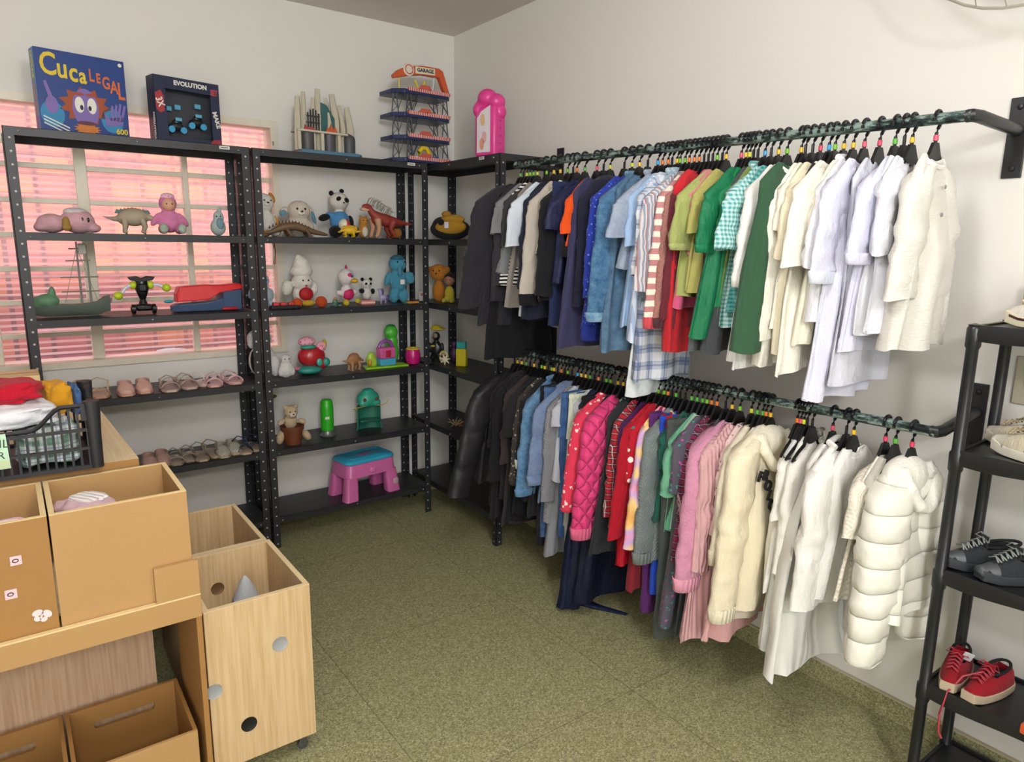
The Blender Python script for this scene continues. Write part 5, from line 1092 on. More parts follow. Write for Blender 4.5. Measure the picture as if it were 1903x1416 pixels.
toy('stuffed_animal', 'small pale teal and white stuffed animal by the right post of the leftmost unit', 'plush toy', (-.135, .12, z5), 0, [((0, 0, .035), (.032, .028, .036)), ((.004, 0, .075), (.022, .02, .03)), ((.01, 0, .11), (.009, .009, .014))], F('bccac8'), [('blue_patch', F('7fa0ac'), [((.004, -.024, .05), (.016, .010, .024))])]+eyes(.008, -.02, .08, .003))
# --- left unit, middle shelf: ship, robot, boat
sh = thing('toy_sailing_ship', 'grey green toy sailing ship with tall masts', 'toy ship', (-.745, .13, z2), 0, 'toys on the shelves'); hg = plastic('5f6a60', .6)
rg = []
for i in range(13):
    s = i/12; x = -.14+.28*s; w_ = .036*math.sin(PI*(.12+.83*s))**.6; k = .006+.022*(2*s-1)**2+(.014 if s > .85 else 0)
    rg.append([Vector((x, w_, .045+k)), Vector((x, w_*.8, .02+k*.3)), Vector((x, 0, .002+max(0, k-.016)*.6)), Vector((x, -w_*.8, .02+k*.3)), Vector((x, -w_, .045+k))])
MB().loft(rg).build('hull', hg, sh, ang=60)
for x0, h in ((.035, .315), (.07, .30), (-.07, .13)): MB().tube([(x0, 0, .03), (x0, 0, h)], [.005, .003], 8).build('mast', plastic('7f7f78'), sh)
for z_, w_ in ((.105, .07), (.165, .07), (.235, .045), (.285, .03)): MB().tube([(.035-w_, -.006, z_), (.035+w_, -.006, z_+.002)], .0035, 6).build('yard', plastic('8a8474'), sh)
for x0, w_ in ((-.02, .1), (.09, .1)): MB().tube([(.035, 0, .29), (.035+(x0-.035)*1.1, 0, .06)], .0012, 4).build('rigging', plastic('9a9a90'), sh)
MB().cbox((.055, 0, .285), (.03, .02, .045)).build('crows_nest', plastic('9d9c8e'), sh, bevel=.003)
E(MB(), ((-.09, -.01, .07), (.045, .03, .03)), ((-.07, -.01, .10), (.014, .014, .03)), ((-.12, 0, .06), (.03, .026, .03))).build('green_aft_deck', plastic('5f8a68', .6), sh, ang=180, soft=.004)
MB().prism([(.10, .05), (.15, .078), (.145, .052)], -.01, .01, 'y').build('prow', plastic('6e5a50'), sh)
rbt = thing('toy_robot', 'black and lime toy robot with raised round fists on wheels', 'toy robot', (-.478, .11, z2), 0, 'toys on the shelves'); bk, lm = plastic('141518', .25), plastic('bccf2a', .4)
b = MB().cbox((0, 0, .03), (.07, .06, .03)); b.build('base', bk, rbt, bevel=.010)
for s in (-1, 1): MB().lathe([(.010, -.010), (.022, -.007), (.022, .007), (.010, .010)], n=18).xf(Matrix.Rotation(R(90), 4, 'Y')).build('wheel', bk, rbt, loc=(s*.041, -.004, .0225)); MB().lathe([(.0005, .002), (.012, .001)], n=14).xf(Matrix.Rotation(R(90)*s, 4, 'Y')).build('hub_cap', lm, rbt, loc=(s*.0515, -.004, .0225))
MB().lathe([(.020, .044), (.012, .065), (.020, .085), (.03, .115), (.024, .145), (.008, .15)], n=16).build('torso', bk, rbt)
MB().cbox((0, -.022, .118), (.032, .018, .034)).build('chest_plate', metal('3a3c40', .25), rbt, bevel=.005)
MB().prism([(-.055, .165), (-.045, .150), (-.012, .143), (.012, .143), (.045, .150), (.055, .165), (.02, .168), (0, .160), (-.02, .168)], -.014, .014, 'y').build('winged_head', bk, rbt, bevel=.003)
for s in (-1, 1):
    MB().ell((s*.034, 0, .128), (.017, .017, .018), n=12, m=8).build('shoulder', lm, rbt)
    MB().tube([(s*.042, -.004, .13), (s*.068, -.01, .128 if s > 0 else .115), (s*.082, -.014, .12 if s > 0 else .095)], [.007, .008, .008], 8).build('arm', plastic('cfd4dc'), rbt)
    MB().ell((s*.097, -.018, .115 if s > 0 else .085), (.019, .018, .018), n=12, m=8).build('fist', lm, rbt)
bt_ = thing('toy_boat', 'red and blue plastic toy boat', 'toy boat', (-.21, .12, z2), 3, 'toys on the shelves')
MB().loft([[Vector((x, -w_, .004)), Vector((x, w_, .004)), Vector((x, w_*1.25, h)), Vector((x, -w_*1.25, h))] for x, w_, h in ((-.155, .02, .03), (-.13, .035, .038), (0, .045, .045), (.06, .045, .06), (.065, .045, .092), (.15, .042, .10))]).build('hull', plastic('3f5476', .5), bt_, bevel=.004, smooth=False)
MB().loft([[Vector((x, -w_, z0)), Vector((x, w_, z0)), Vector((x, w_*.8, z1)), Vector((x, -w_*.8, z1))] for x, w_, z0, z1 in ((-.135, .034, .046, .085), (-.12, .04, .05, .118), (0, .046, .055, .125), (.05, .046, .085, .122), (.15, .042, .102, .128), (.163, .036, .103, .115))]).build('red_deck', plastic('d8242c', .35), bt_, bevel=.005, smooth=False)
MB().cbox((.09, -.052, .012), (.07, .012, .014)).build('red_fender', plastic('a81a26'), bt_, bevel=.004); MB().ell((-.165, -.01, .052), (.022, .015, .008), n=12, m=7).build('teal_nozzle', plastic('3aa6b8'), bt_)
# --- between the left and middle units
toy('stuffed_bear', 'big pale blue and white stuffed animal behind the posts, middle shelf', 'plush toy', (.065, .17, z2), 0, [((0, 0, .05), (.048, .04, .055)), ((-.005, -.004, .125), (.04, .034, .036)), ((-.045, 0, .075), (.015, .015, .034), (0, 25, 0)), ((.042, 0, .06), (.012, .014, .03)), ((-.022, -.045, .02), (.018, .03, .018)), ((.022, -.045, .02), (.018, .03, .018))], F('c4d6e6'), eyes(.014, -.036, .13, .003), sc=1.08)
# --- middle unit, upper shelf
toy('stuffed_dog', 'white and orange stuffed dog sitting at the left end of the upper shelf', 'plush toy', (.085, .13, z5), 8, [((0, 0, .06), (.046, .04, .062)), ((-.002, -.006, .145), (.042, .038, .042)), ((.045, -.01, .06), (.012, .012, .045)), ((-.03, -.035, .02), (.022, .034, .02)), ((.03, -.035, .02), (.022, .034, .02))], F('e6e2dc'),
    [('orange_ear', F('c98a3a'), [((-.042, -.004, .16), (.014, .016, .026))]), ('orange_ear', F('c98a3a'), [((.036, -.004, .168), (.012, .014, .024), (0, -25, 0))]), ('orange_scarf', F('d08a2c'), [((.052, -.014, .055), (.008, .010, .042), (0, -20, 0))]), ('orange_paw', F('cc8634'), [((-.032, -.06, .016), (.018, .014, .014))]), ('muzzle', F('f0ece6'), [((-.004, -.042, .14), (.014, .010, .010))]), ('nose', plastic('141416'), [((-.004, -.052, .145), (.006, .004, .004))])]+eyes(.015, -.04, .155, .0035))
toy('stuffed_dog', 'cream stuffed puppy with teal lined drooping ears', 'plush toy', (.26, .15, z5), -4, [((0, 0, .05), (.055, .045, .055)), ((0, -.01, .118), (.052, .046, .046)), ((-.05, -.01, .04), (.016, .02, .03)), ((.05, -.01, .04), (.016, .02, .03))], F('ddd0c0'),
    [('ear', F('d5cbbe'), [((-.062, .0, .115), (.026, .014, .018), (0, -25, 0))]), ('ear', F('d5cbbe'), [((.06, .0, .105), (.013, .014, .04), (0, -18, 0))]), ('ear_lining', F('6f9aa8'), [((-.07, -.010, .105), (.018, .009, .014), (0, -25, 0))]), ('ear_lining', F('5f90a4'), [((.066, -.010, .090), (.009, .009, .032), (0, -18, 0))]), ('muzzle', F('eae2d6'), [((0, -.05, .108), (.018, .012, .013))]), ('nose', plastic('141416'), [((0, -.062, .113), (.0065, .004, .0045))])]+eyes(.018, -.052, .125, .005))
cr_ = thing('toy_crocodile', 'brown toy crocodile lying along the front of the upper shelf', 'toy animal', (.205, .045, z5), 0, 'toys on the shelves')
b = MB(); b.tube([(-.175, 0, .010), (-.12, 0, .022), (-.06, 0, .046), (0, 0, .052), (.055, 0, .036), (.10, 0, .024), (.145, 0, .016), (.165, 0, .013)], [.003, .012, .024, .026, .022, .016, .011, .005], 12, flat=.8); b.build('body', plastic('6a5238', .6), cr_, ang=180, soft=.003)
for x0, sy in ((-.045, -1), (-.045, 1), (.05, -1), (.05, 1)): MB().tube([(x0, sy*.018, .035), (x0+.006, sy*.03, .02), (x0+.014, sy*.032, .006), (x0+.024, sy*.034, .0055)], [.009, .007, .0055, .004], 8).build('leg', plastic('5e4830', .6), cr_)
b = MB()
for i in range(13): b.prism([(-.13+i*.016, .030+.042*math.sin(PI*(i+1.5)/15)-.006), (-.124+i*.016, .04+.042*math.sin(PI*(i+1.5)/15)), (-.118+i*.016, .030+.042*math.sin(PI*(i+1.5)/15)-.006)], -.003, .003, 'y')
b.build('spine_scales', plastic('4e3a26', .6), cr_, smooth=False)
toy('stuffed_panda', 'black and white stuffed panda dressed in a blue overall', 'plush toy', (.485, .17, z5), 5, [((0, 0, .125+.045), (.048, .042, .042)), ((0, 0, .07), (.045, .038, .06))], F('e2ded2'),
    [('blue_overall', fab('plain', '4a86b8'), [((0, -.004, .075), (.049, .042, .052)), ((-.045, -.004, .10), (.03, .018, .018), (0, 20, 0))]), ('arm', F('17171a'), [((-.085, -.015, .092), (.03, .018, .016), (0, -15, 0))]), ('arm', F('17171a'), [((.05, -.01, .07), (.018, .018, .036))]),
     ('leg', F('151517'), [((-.048, -.05, .028), (.03, .034, .028))]), ('leg', F('151517'), [((.05, -.04, .03), (.024, .034, .03))]), ('ear', F('151517'), [((-.038, 0, .205), (.012, .008, .012))]), ('ear', F('151517'), [((.016, 0, .218), (.012, .008, .010))]), ('eye_patch', F('1a1a1c'), [((-.020, -.038, .18), (.013, .008, .010), (0, -30, 0))]), ('eye_patch', F('1a1a1c'), [((.020, -.038, .175), (.013, .008, .011), (0, 30, 0))]), ('nose', plastic('101012'), [((.002, -.046, .162), (.005, .004, .004))])]+eyes(.018, -.046, .178, .0028))
MB().ell((0, 0, 0), .030, n=18, m=12).build('toy_ball_tmp', plastic('d8d2bc'))
o = bpy.data.objects['toy_ball_tmp']; o.name = 'toy_ball'; o.location = (.475, .085, z5+.066); tag(o, 'small red and cream ball held above the yellow toy dinosaur', 'ball')
MB().ell((.008, -.001, 0), (.0235, .0298, .0298), n=18, m=12).build('red_panel', plastic('a83a34'), o)
quad('toy_dinosaur', 'yellow toy dinosaur standing in front of the stuffed panda', (.485, .045, z5), 172, 'd9b01e', 'c89a20', .11, .058, True, legs='d6ac20')
toy('stuffed_tiger', 'small orange and white stuffed cat behind the red dinosaur', 'plush toy', (.605, .14, z5), 0, [((0, 0, .035), (.028, .024, .036)), ((0, -.004, .08), (.024, .022, .022)), ((-.015, 0, .102), (.007, .005, .009)), ((.015, 0, .102), (.007, .005, .009))], F('c98a3c'), [('white_belly', F('e4dcc8'), [((0, -.018, .03), (.016, .010, .024))])]+eyes(.009, -.024, .084, .0028))
dn = thing('toy_dinosaur', 'large red toy dinosaur with tan legs and a white maned skull', 'toy dinosaur', (.70, .09, z5), 180, 'toy dinosaurs on the shelves')
b = MB(); b.tube([(.085, 0, .165), (.07, 0, .135), (.04, 0, .11), (-.01, 0, .095), (-.06, 0, .088), (-.12, 0, .082), (-.17, 0, .078)], [.014, .018, .030, .034, .026, .012, .003], 12); E(b, ((.095, 0, .162), (.028, .016, .016)), ((.03, 0, .10), (.04, .032, .034))); b.build('body', plastic('8c3228', .6), dn, ang=180, soft=.003)
for x0, sy in ((.055, -1), (.045, 1)): MB().tube([(x0, sy*.022, .10), (x0-.006, sy*.028, .055), (x0+.006, sy*.028, .012), (x0+.018, sy*.028, .007)], [.020, .013, .010, .008], 9).build('front_leg', plastic('b98a6a', .6), dn)
for x0, sy in ((-.04, -1), (-.045, 1)): MB().tube([(x0, sy*.02, .085), (x0+.014, sy*.026, .05), (x0-.006, sy*.026, .014), (x0+.010, sy*.026, .007)], [.022, .013, .009, .008], 9).build('hind_leg', plastic('8c3228', .6), dn)
MB().prism([(.135, .148), (.12, .158), (.08, .15), (.078, .142), (.12, .140)], -.011, .011, 'y').build('jaw', plastic('c8a284', .6), dn, bevel=.003)
b = MB(); rn = random.Random(4)
for i in range(34):
    s = i/33; x = .095-.13*s; z = .178-.06*s+.01*math.sin(s*3); b.tube([(x, rn.uniform(-.012, .012), z-.008), (x-.018, rn.uniform(-.02, .02), z+.024), (x-.032, rn.uniform(-.025, .025), z+.034-.02*s)], [.0022, .0018, .0008], 4)
b.build('bristle_mane', fab('fur', 'a8a498'), dn)
toy('pumpkin_toy', 'orange stuffed pumpkin behind the tail of the red dinosaur', 'plush toy', (.80, .17, z5), 0, [((.018*math.cos(a), .018*math.sin(a), .028), (.024, .024, .027)) for a in [2*PI*k/6 for k in range(6)]], F('b8742c'), [('green_leaf', F('2f6a52'), [((.0, 0, .062), (.022, .016, .012))])])
# --- middle unit, middle shelf
toy('stuffed_doll', 'white stuffed doll with a tall knitted hat and red bib', 'plush toy', (.255, .13, z2), 3, [((0, 0, .06), (.045, .04, .05)), ((0, -.005, .115), (.05, .045, .042)), ((-.075, -.01, .09), (.026, .022, .036), (0, 10, 0)), ((.055, -.01, .085), (.018, .018, .034))], F('e8e4da'),
    [('knitted_hat', fab('knit', 'e4dfd6'), [((0, 0, .165), (.052, .046, .036)), ((0, 0, .20), (.036, .034, .034)), ((-.012, 0, .23), (.016, .016, .012))]), ('red_bib', fab('satin', 'a81c24'), [((.002, -.04, .062), (.034, .018, .03))]), ('orange_foot', F('d0501e'), [((-.05, -.06, .024), (.024, .02, .022))]), ('orange_foot', F('c8501e'), [((.07, -.05, .024), (.028, .022, .026), (0, 30, 0))]), ('yellow_hem', F('cfa42c'), [((.008, -.045, .02), (.034, .016, .014))]), ('nose', plastic('a8501e'), [((0, -.052, .10), (.006, .006, .005))])]+eyes(.013, -.048, .124, .0038))
tr_ = MB(); tr_.box(-.07, .07, -.022, .022, .003, .018)
o = tr_.build('toy_train', plastic('1c1a1c'), loc=(.135, .045, z2), bevel=.003, smooth=False); tag(o, 'flat black and red toy vehicle in front of the white doll', 'toy', 'toys on the shelves')
for x0 in (-.045, -.01, .03): MB().cbox((x0, 0, .026), (.028, .034, .016)).build('red_block', plastic('c43a3a'), o, bevel=.004)
for x0 in (-.05, .05):
    for y_ in (-.023, .023): MB().lathe([(.004, -.003), (.0075, -.002), (.0075, .002), (.004, .003)], n=12).xf(Matrix.Rotation(R(90), 4, 'X')).build('wheel', black, o, loc=(x0, y_, .0076))
oc = toy('toy_octopus', 'small green rubber octopus beside the white bird', 'toy animal', (.405, .07, z2), 0, [((0, 0, .022), (.014, .012, .014))]+[((.024*math.cos(a), .018*math.sin(a), .005), (.012, .006, .005), (0, 0, math.degrees(a))) for a in [2*PI*k/7 for k in range(7)]], plastic('4f7a68'), [('orange_top', plastic('c07840'), [((0, 0, .036), (.009, .009, .006))])], voxel=.003)
toy('stuffed_bird', 'white stuffed bird with yellow beak and magenta dress', 'plush toy', (.485, .11, z2), 4, [((0, 0, .135), (.042, .038, .040)), ((0, 0, .06), (.03, .028, .04)), ((-.038, -.008, .06), (.022, .014, .014), (0, 20, 0)), ((.038, -.008, .062), (.02, .014, .014), (0, -20, 0))], F('e8dfe0'),
    [('beak', plastic('d8a820', .5), [((.022, -.044, .118), (.018, .02, .011))]), ('magenta_dress', fab('satin', 'c42c62'), [((.004, -.006, .055), (.032, .028, .030))]), ('foot', F('d8c030'), [((-.02, -.035, .016), (.014, .02, .016))]), ('foot', F('d8c030'), [((.04, -.035, .022), (.014, .014, .012))]), ('crest', F('c83c6c'), [((.002, 0, .18), (.006, .006, .012))]), ('painted_eyelid', fab('plain', 'c8366c'), [((.004, -.034, .145), (.013, .007, .010))]), ('eye', plastic('26348c'), [((.012, -.040, .14), .006)])])
toy('stuffed_panda', 'little stuffed panda sitting on a toy cake slice', 'plush toy', (.605, .12, z2+.0235), 0, [((0, 0, .03), (.024, .022, .03)), ((0, -.002, .078), (.027, .025, .025))], F('dedcd6'), [('ear', F('151517'), [((-.022, 0, .10), (.009, .006, .009))]), ('ear', F('151517'), [((.022, 0, .10), (.009, .006, .009))]), ('eye_patch', F('17171a'), [((-.011, -.022, .08), (.007, .005, .006))]), ('eye_patch', F('17171a'), [((.011, -.022, .08), (.007, .005, .006))]), ('arm', F('151517'), [((-.03, -.008, .045), (.014, .010, .012), (0, 20, 0))]), ('arm', F('151517'), [((.028, -.008, .042), (.011, .010, .014))]), ('nose', plastic('101012'), [((0, -.027, .074), (.003, .003, .002))])])
o = MB().box(-.04, .04, -.03, .03, 0, .023).build('toy_cake_slice', plastic('d8848c', .5), loc=(.60, .12, z2), bevel=.003, smooth=False); tag(o, 'pink toy cake slice under the little panda', 'toy', 'toys on the shelves'); MB().box(-.0405, .0405, -.0305, .0305, .008, .014).build('cream_layer', plastic('e8d8a8'), o, smooth=False)
toy('toy_horse', 'small purple and silver toy pony in front of the blue elephant', 'toy animal', (.68, .075, z2), 0, [((0, 0, .032), (.02, .012, .014)), ((-.014, 0, .055), (.009, .008, .018)), ((-.02, 0, .072), (.012, .007, .007)), ((-.012, 0, .012), (.005, .005, .014)), ((.012, 0, .012), (.005, .005, .014))], plastic('9c94b8', .4), [('purple_mane', plastic('4a3a72'), [((-.004, 0, .06), (.008, .008, .020)), ((.024, 0, .03), (.008, .008, .020))])], voxel=.003)
toy('stuffed_elephant', 'turquoise blue stuffed elephant standing at the right end', 'plush toy', (.805, .14, z2), -6, [((0, 0, .11), (.045, .038, .06)), ((-.004, -.005, .195), (.046, .042, .040)), ((-.025, 0, .035), (.026, .026, .038)), ((.028, 0, .035), (.026, .026, .038)), ((-.058, -.004, .12), (.016, .018, .04), (0, 18, 0)), ((.06, -.004, .125), (.026, .018, .034), (0, -18, 0)), ((-.01, -.045, .175), (.012, .018, .012)), ((-.012, -.056, .15), (.010, .010, .02))], F('4f9cb8'), [('forehead', F('2f6c84'), [((-.006, -.006, .218), (.036, .036, .022))]), ('price_tag', paint('e8e0dc'), lambda: MB().box(-.006, .016, -.046, -.044, .095, .118))]+eyes(.02, -.046, .205, .004))
o = MB().cbox((0, 0, .0065), (.07, .035, .012)).build('toy_bread', plastic('c48a3c'), loc=(.845, .055, z2), bevel=.004); tag(o, 'flat orange toy piece with a green edge at the foot of the elephant', 'toy', 'toys on the shelves'); MB().cbox((-.045, 0, .004), (.02, .03, .008)).build('green_end', plastic('3c6a3c'), o, bevel=.002)
z3 = .8702
# --- middle unit, lower shelf
toy('stuffed_penguin', 'large white stuffed dog with black marks behind the posts', 'plush toy', (.045, .16, z3), 0, [((0, 0, .075), (.062, .05, .078)), ((-.012, -.01, .18), (.055, .048, .046)), ((.05, -.02, .05), (.026, .03, .05)), ((-.052, -.02, .17), (.016, .02, .034))], F('e6e4e2'), [('black_mark', F('1a1a1c'), [((-.045, -.03, .08), (.016, .02, .05))]), ('nose', plastic('101012'), [((.01, -.058, .172), (.008, .005, .005))])]+eyes(.016, -.056, .188, .004))
toy('stuffed_lamb', 'small white fluffy lamb next to the red octopus toy', 'plush toy', (.135, .08, z3), 0, [((0, 0, .04), (.034, .03, .042)), ((0, -.006, .088), (.024, .022, .022)), ((-.028, -.01, .03), (.012, .014, .022)), ((.028, -.01, .03), (.012, .014, .022))], F('e4e2de'), eyes(.009, -.026, .09, .0025))
toy('toy_octopus_playset', 'red and teal toy boat character with a pink flowered top', 'toy', (.285, .12, z3), 0, [((0, 0, .085), (.066, .05, .052)), ((.045, -.01, .05), (.03, .03, .03))], plastic('b0242c', .3), [('teal_base', plastic('2f8f82', .4), [((-.015, -.01, .022), (.062, .046, .022)), ((.06, -.03, .055), (.02, .016, .022))]), ('pink_top', fab('floral', 'e0a0b0', 'c83c6c', 90), [((-.02, 0, .155), (.042, .034, .024)), ((.045, -.01, .128), (.026, .024, .026))]), ('teal_collar', plastic('3a9c88'), [((-.02, -.02, .132), (.038, .028, .012))]), ('yellow_rim', plastic('b8a83c'), [((.062, -.008, .14), (.010, .02, .022))]), ('green_disc', plastic('3aa898'), [((.02, -.05, .06), (.014, .006, .018))]), ('pink_spout', plastic('cf6a80'), [((-.075, -.01, .032), (.018, .009, .008))])], voxel=.004)
q_ = quad('toy_dog', 'small tan toy dog with a red saddle', (.50, .075, z3), 14, 'a0724a', 'b02c2c', .12, .10, False, legs='b08258', cat='toy animal')
ph = thing('toy_playhouse', 'pink and blue toy house on a lime green base', 'toy playset', (.69, .10, z3), 0, 'toys on the shelves')
MB().prism([(-.13, -.045), (.125, -.055), (.13, .02), (.09, .055), (-.11, .05)], 0, .012, 'z').build('green_base', plastic('8fc42a'), ph, bevel=.004)
MB().cbox((.008, -.005, .032), (.094, .062, .038)).build('blue_floor', plastic('4aa4c4'), ph, bevel=.004); MB().cbox((.008, -.005, .082), (.092, .06, .06)).build('pink_walls', plastic('cf5a98'), ph, bevel=.005)
MB().cbox((.008, -.037, .078), (.03, .006, .038)).build('window_opening', plastic('a8243c'), ph, bevel=.002); MB().tube([(-.035, -.005, .112), (-.02, -.005, .138), (.008, -.005, .148), (.036, -.005, .138), (.05, -.005, .112)], .010, 8).build('purple_handle', plastic('8f4aa0'), ph)
E(MB(), ((-.075, .01, .045), (.028, .02, .045)), ((-.06, .01, .03), (.02, .02, .03))).build('green_bush', plastic('a4c83a'), ph, ang=180, soft=.004); MB().ell((-.095, -.02, .035), (.010, .010, .02), n=10, m=7).build('orange_figure', plastic('d08a2c'), ph)
toy('toy_bottle', 'tall bright green toy creature bottle behind the pink house', 'toy', (.775, .175, z3), 0, [((0, 0, .06), (.036, .034, .06)), ((0, 0, .115), (.032, .03, .04)), ((-.004, 0, .165), (.036, .034, .038)), ((-.03, -.014, .165), (.014, .014, .016))], plastic('4fb83a', .35), [('dark_cap', plastic('2f8a3a'), [((-.004, .002, .192), (.026, .024, .014))])], voxel=.004)
o = MB().lathe([(.02, 0), (.036, .006), (.043, .03), (.043, .06), (.036, .085), (.030, .088)], n=24, caps=(True, True)).build('toy_pot', plastic('c21c72', .2), loc=(.868, .10, z3)); tag(o, 'glossy magenta toy pot with a yellow rim', 'toy', 'toys on the shelves'); MB().tube([(.034*math.cos(2*PI*k/24), .034*math.sin(2*PI*k/24), .090) for k in range(24)], .005, 8, closed=True).build('yellow_rim', plastic('cfc23a'), o)
z4 = .5202
# --- middle unit, fourth shelf
tp = toy('teddy_bear', 'cream teddy bear sitting in a brown plastic flowerpot', 'plush toy', (.155, .10, z4), 0, [((0, .01, .115), (.034, .03, .05)), ((0, -.004, .165), (.036, .034, .034)), ((-.028, 0, .195), (.012, .009, .012)), ((.03, 0, .192), (.012, .009, .012)), ((-.055, -.014, .12), (.024, .016, .015), (0, -30, 0)), ((.052, -.018, .112), (.024, .016, .015), (0, 30, 0)), ((-.066, -.02, .04), (.02, .024, .036), (0, 12, 0)), ((.072, -.02, .034), (.020, .026, .032), (0, -30, 0))], F('d6bc98'), [('white_muzzle', F('ece4d6'), [((0, -.034, .156), (.016, .012, .012))]), ('nose', plastic('17120f'), [((0, -.046, .16), (.0055, .004, .004))])]+eyes(.013, -.036, .172, .0034), sc=1.0)
o = MB().lathe([(.042, 0), (.052, .075), (.058, .076), (.060, .095), (.052, .095), (.046, .02)], n=24, caps=(True, True)).build('toy_flowerpot', plastic('6e3a22', .5), loc=(.155, .085, z4)); tag(o, 'brown plastic flowerpot holding the cream teddy bear', 'flowerpot', 'toys on the shelves')
toy('toy_figure', 'dark toy figure with an olive hat behind the posts, fourth shelf', 'toy figure', (.055, .19, z4), 0, [((0, 0, .07), (.028, .024, .07)), ((0, 0, .17), (.026, .024, .028))], plastic('1e1c1e'), [('olive_hat', plastic('7a6a24'), [((.01, 0, .215), (.048, .036, .012)), ((.01, 0, .225), (.026, .024, .014))]), ('yellow_trim', plastic('a89a3c'), [((-.02, -.022, .10), (.012, .008, .034))])])
gb = thing('toy_bottle', 'bright green cylindrical toy bottle on a clear base', 'toy', (.36, .13, z4), 0, 'toys on the shelves')
MB().lathe([(.030, .03), (.034, .034), (.035, .15), (.031, .19), (.024, .2), (.001, .203)], n=24).build('bottle_body', plastic('2fae24', .3), gb); MB().lathe([(.040, 0), (.042, .006), (.034, .014), (.031, .03)], n=24).build('clear_base', metal('7a7f7c', .3, .5), gb)
MB().cbox((-.012, -.0345, .105), (.024, .002, .014)).build('white_label', paint('dce6d8'), gb)
dc = thing('toy_creature_chair', 'teal toy chair with a creature face and yellow whiskers', 'toy chair', (.60, .13, z4), -4, 'toys on the shelves'); te = plastic('23705c', .5)
MB().loft([[Vector((.07*math.cos(PI*a/12)*q1, .045*math.sin(PI*a/12)-.01, z_)) for a in range(13)]+[Vector((-.064*math.cos(PI*a/12)*q1, .039*math.sin(PI*a/12)-.01, z_)) for a in range(13)] for z_, q1 in ((0, 1.08), (.02, 1.0), (.14, .97))]).build('seat_shell', te, dc, ang=60)
MB().cbox((0, .0, .055), (.12, .07, .012)).build('seat', plastic('1c5a4a'), dc, bevel=.004)
E(MB(), ((0, 0, .175), (.066, .045, .05)), ((-.035, -.024, .155), (.03, .02, .022)), ((.035, -.024, .155), (.03, .02, .022)), ((0, .0, .21), (.04, .03, .026))).build('head', plastic('2f9c84', .4), dc, ang=180, soft=.005)
for s in (-1, 1): MB().ell((s*.034, -.042, .178), (.009, .006, .010), n=10, m=7).build('eye', plastic('6a3026'), dc); MB().tube([(s*.025, -.035, .142), (s*.06, -.04, .140), (s*.092, -.042, .150 if s > 0 else .135), (s*.105, -.042, .168 if s > 0 else .132)], .0028, 6).build('whisker', plastic('b89a3c'), dc)
# --- middle unit, bottom shelf: step stool
so = thing('step_stool', 'pink plastic children step stool with a turquoise top', 'stool', (.555, .115, .1652), 8, 'toys on the shelves'); sp2, st2 = plastic('cf6aa4', .35), plastic('35a5c8', .35)
rgs = []
b = MB()
def rrect(a, b_, r, z, n=6):
    P = []
    for cx, cy, s0 in ((a-r, b_-r, 0), (-a+r, b_-r, 90), (-a+r, -b_+r, 180), (a-r, -b_+r, 270)):
        for k in range(n+1): A = R(s0+90*k/n); P.append(Vector((cx+r*math.cos(A), cy+r*math.sin(A), z)))
    return P
MB().loft([rrect(.158, .098, .035, .125), rrect(.15, .09, .035, .195), rrect(.145, .085, .035, .20)]).build('apron', sp2, so, ang=50)
for sx in (-1, 1):
    for sy in (-1, 1):
        MB().loft([[Vector((sx*.136+p.x*.9, sy*.078+p.y*.9, 0)) for p in rrect(.045, .034, .02, 0, 4)], [Vector((sx*.134+p.x, sy*.076+p.y, .008)) for p in rrect(.042, .031, .02, 0, 4)], [Vector((sx*.124+p.x, sy*.069+p.y, .13)) for p in rrect(.036, .027, .018, 0, 4)]]).build('leg', sp2, so, ang=50)
MB().loft([rrect(.152, .093, .035, .2005), rrect(.155, .095, .036, .207), rrect(.150, .09, .036, .218), rrect(.142, .082, .034, .221)]).build('top', st2, so, ang=50)
for k in range(3): MB().tube([tuple(v) for v in rrect(.14-k*.014, .08-k*.014, .03, .2215)], .0018, 5, closed=True).build('top_groove', st2, so)
MB().prism([(-.04, -.012), (-.02, -.02), (.03, -.016), (.045, .0), (.03, .014), (-.03, .016)], .2212, .2225, 'z').build('pink_emblem', plastic('a868a0', .4), so, bevel=.0005)
MB().cbox((0, -.095, .155), (.034, .012, .03)).build('latch', plastic('d87ab0', .35), so, bevel=.004); MB().ell((.142, -.108, .06), (.018, .004, .022), n=12, m=7).build('printed_flower', plastic('c8a0b0'), so)
# --- corner unit toys
toy('stuffed_bag', 'black and mustard yellow soft toy bag on the corner unit', 'plush toy', (1.07, .02, z5), -60, [((0, 0, .052), (.115, .05, .055)), ((-.04, 0, .07), (.06, .045, .045))], F('1d1c1e'), [('yellow_front', F('c4922c'), [((.02, -.032, .062), (.09, .026, .038)), ((.02, -.01, .10), (.07, .03, .024))]), ('dark_eye', F('17171a'), [((-.02, -.058, .085), (.018, .008, .016))]), ('white_tag', paint('dcdce8'), lambda: MB().box(.005, .028, -.068, -.066, .055, .085)), ('yellow_ear', F('b8862c'), [((-.01, -.02, .125), (.026, .02, .016))])])
toy('stuffed_lion', 'orange stuffed animal with round ears on the corner unit', 'plush toy', (1.06, .13, z2), -50, [((0, 0, .05), (.036, .03, .055)), ((0, -.004, .15), (.05, .04, .044)), ((-.048, 0, .165), (.014, .010, .018)), ((.05, 0, .165), (.014, .010, .018))], F('c8802a'), eyes(.016, -.042, .16, .004)+[('nose', plastic('1a1210'), [((0, -.045, .145), (.006, .004, .004))])])
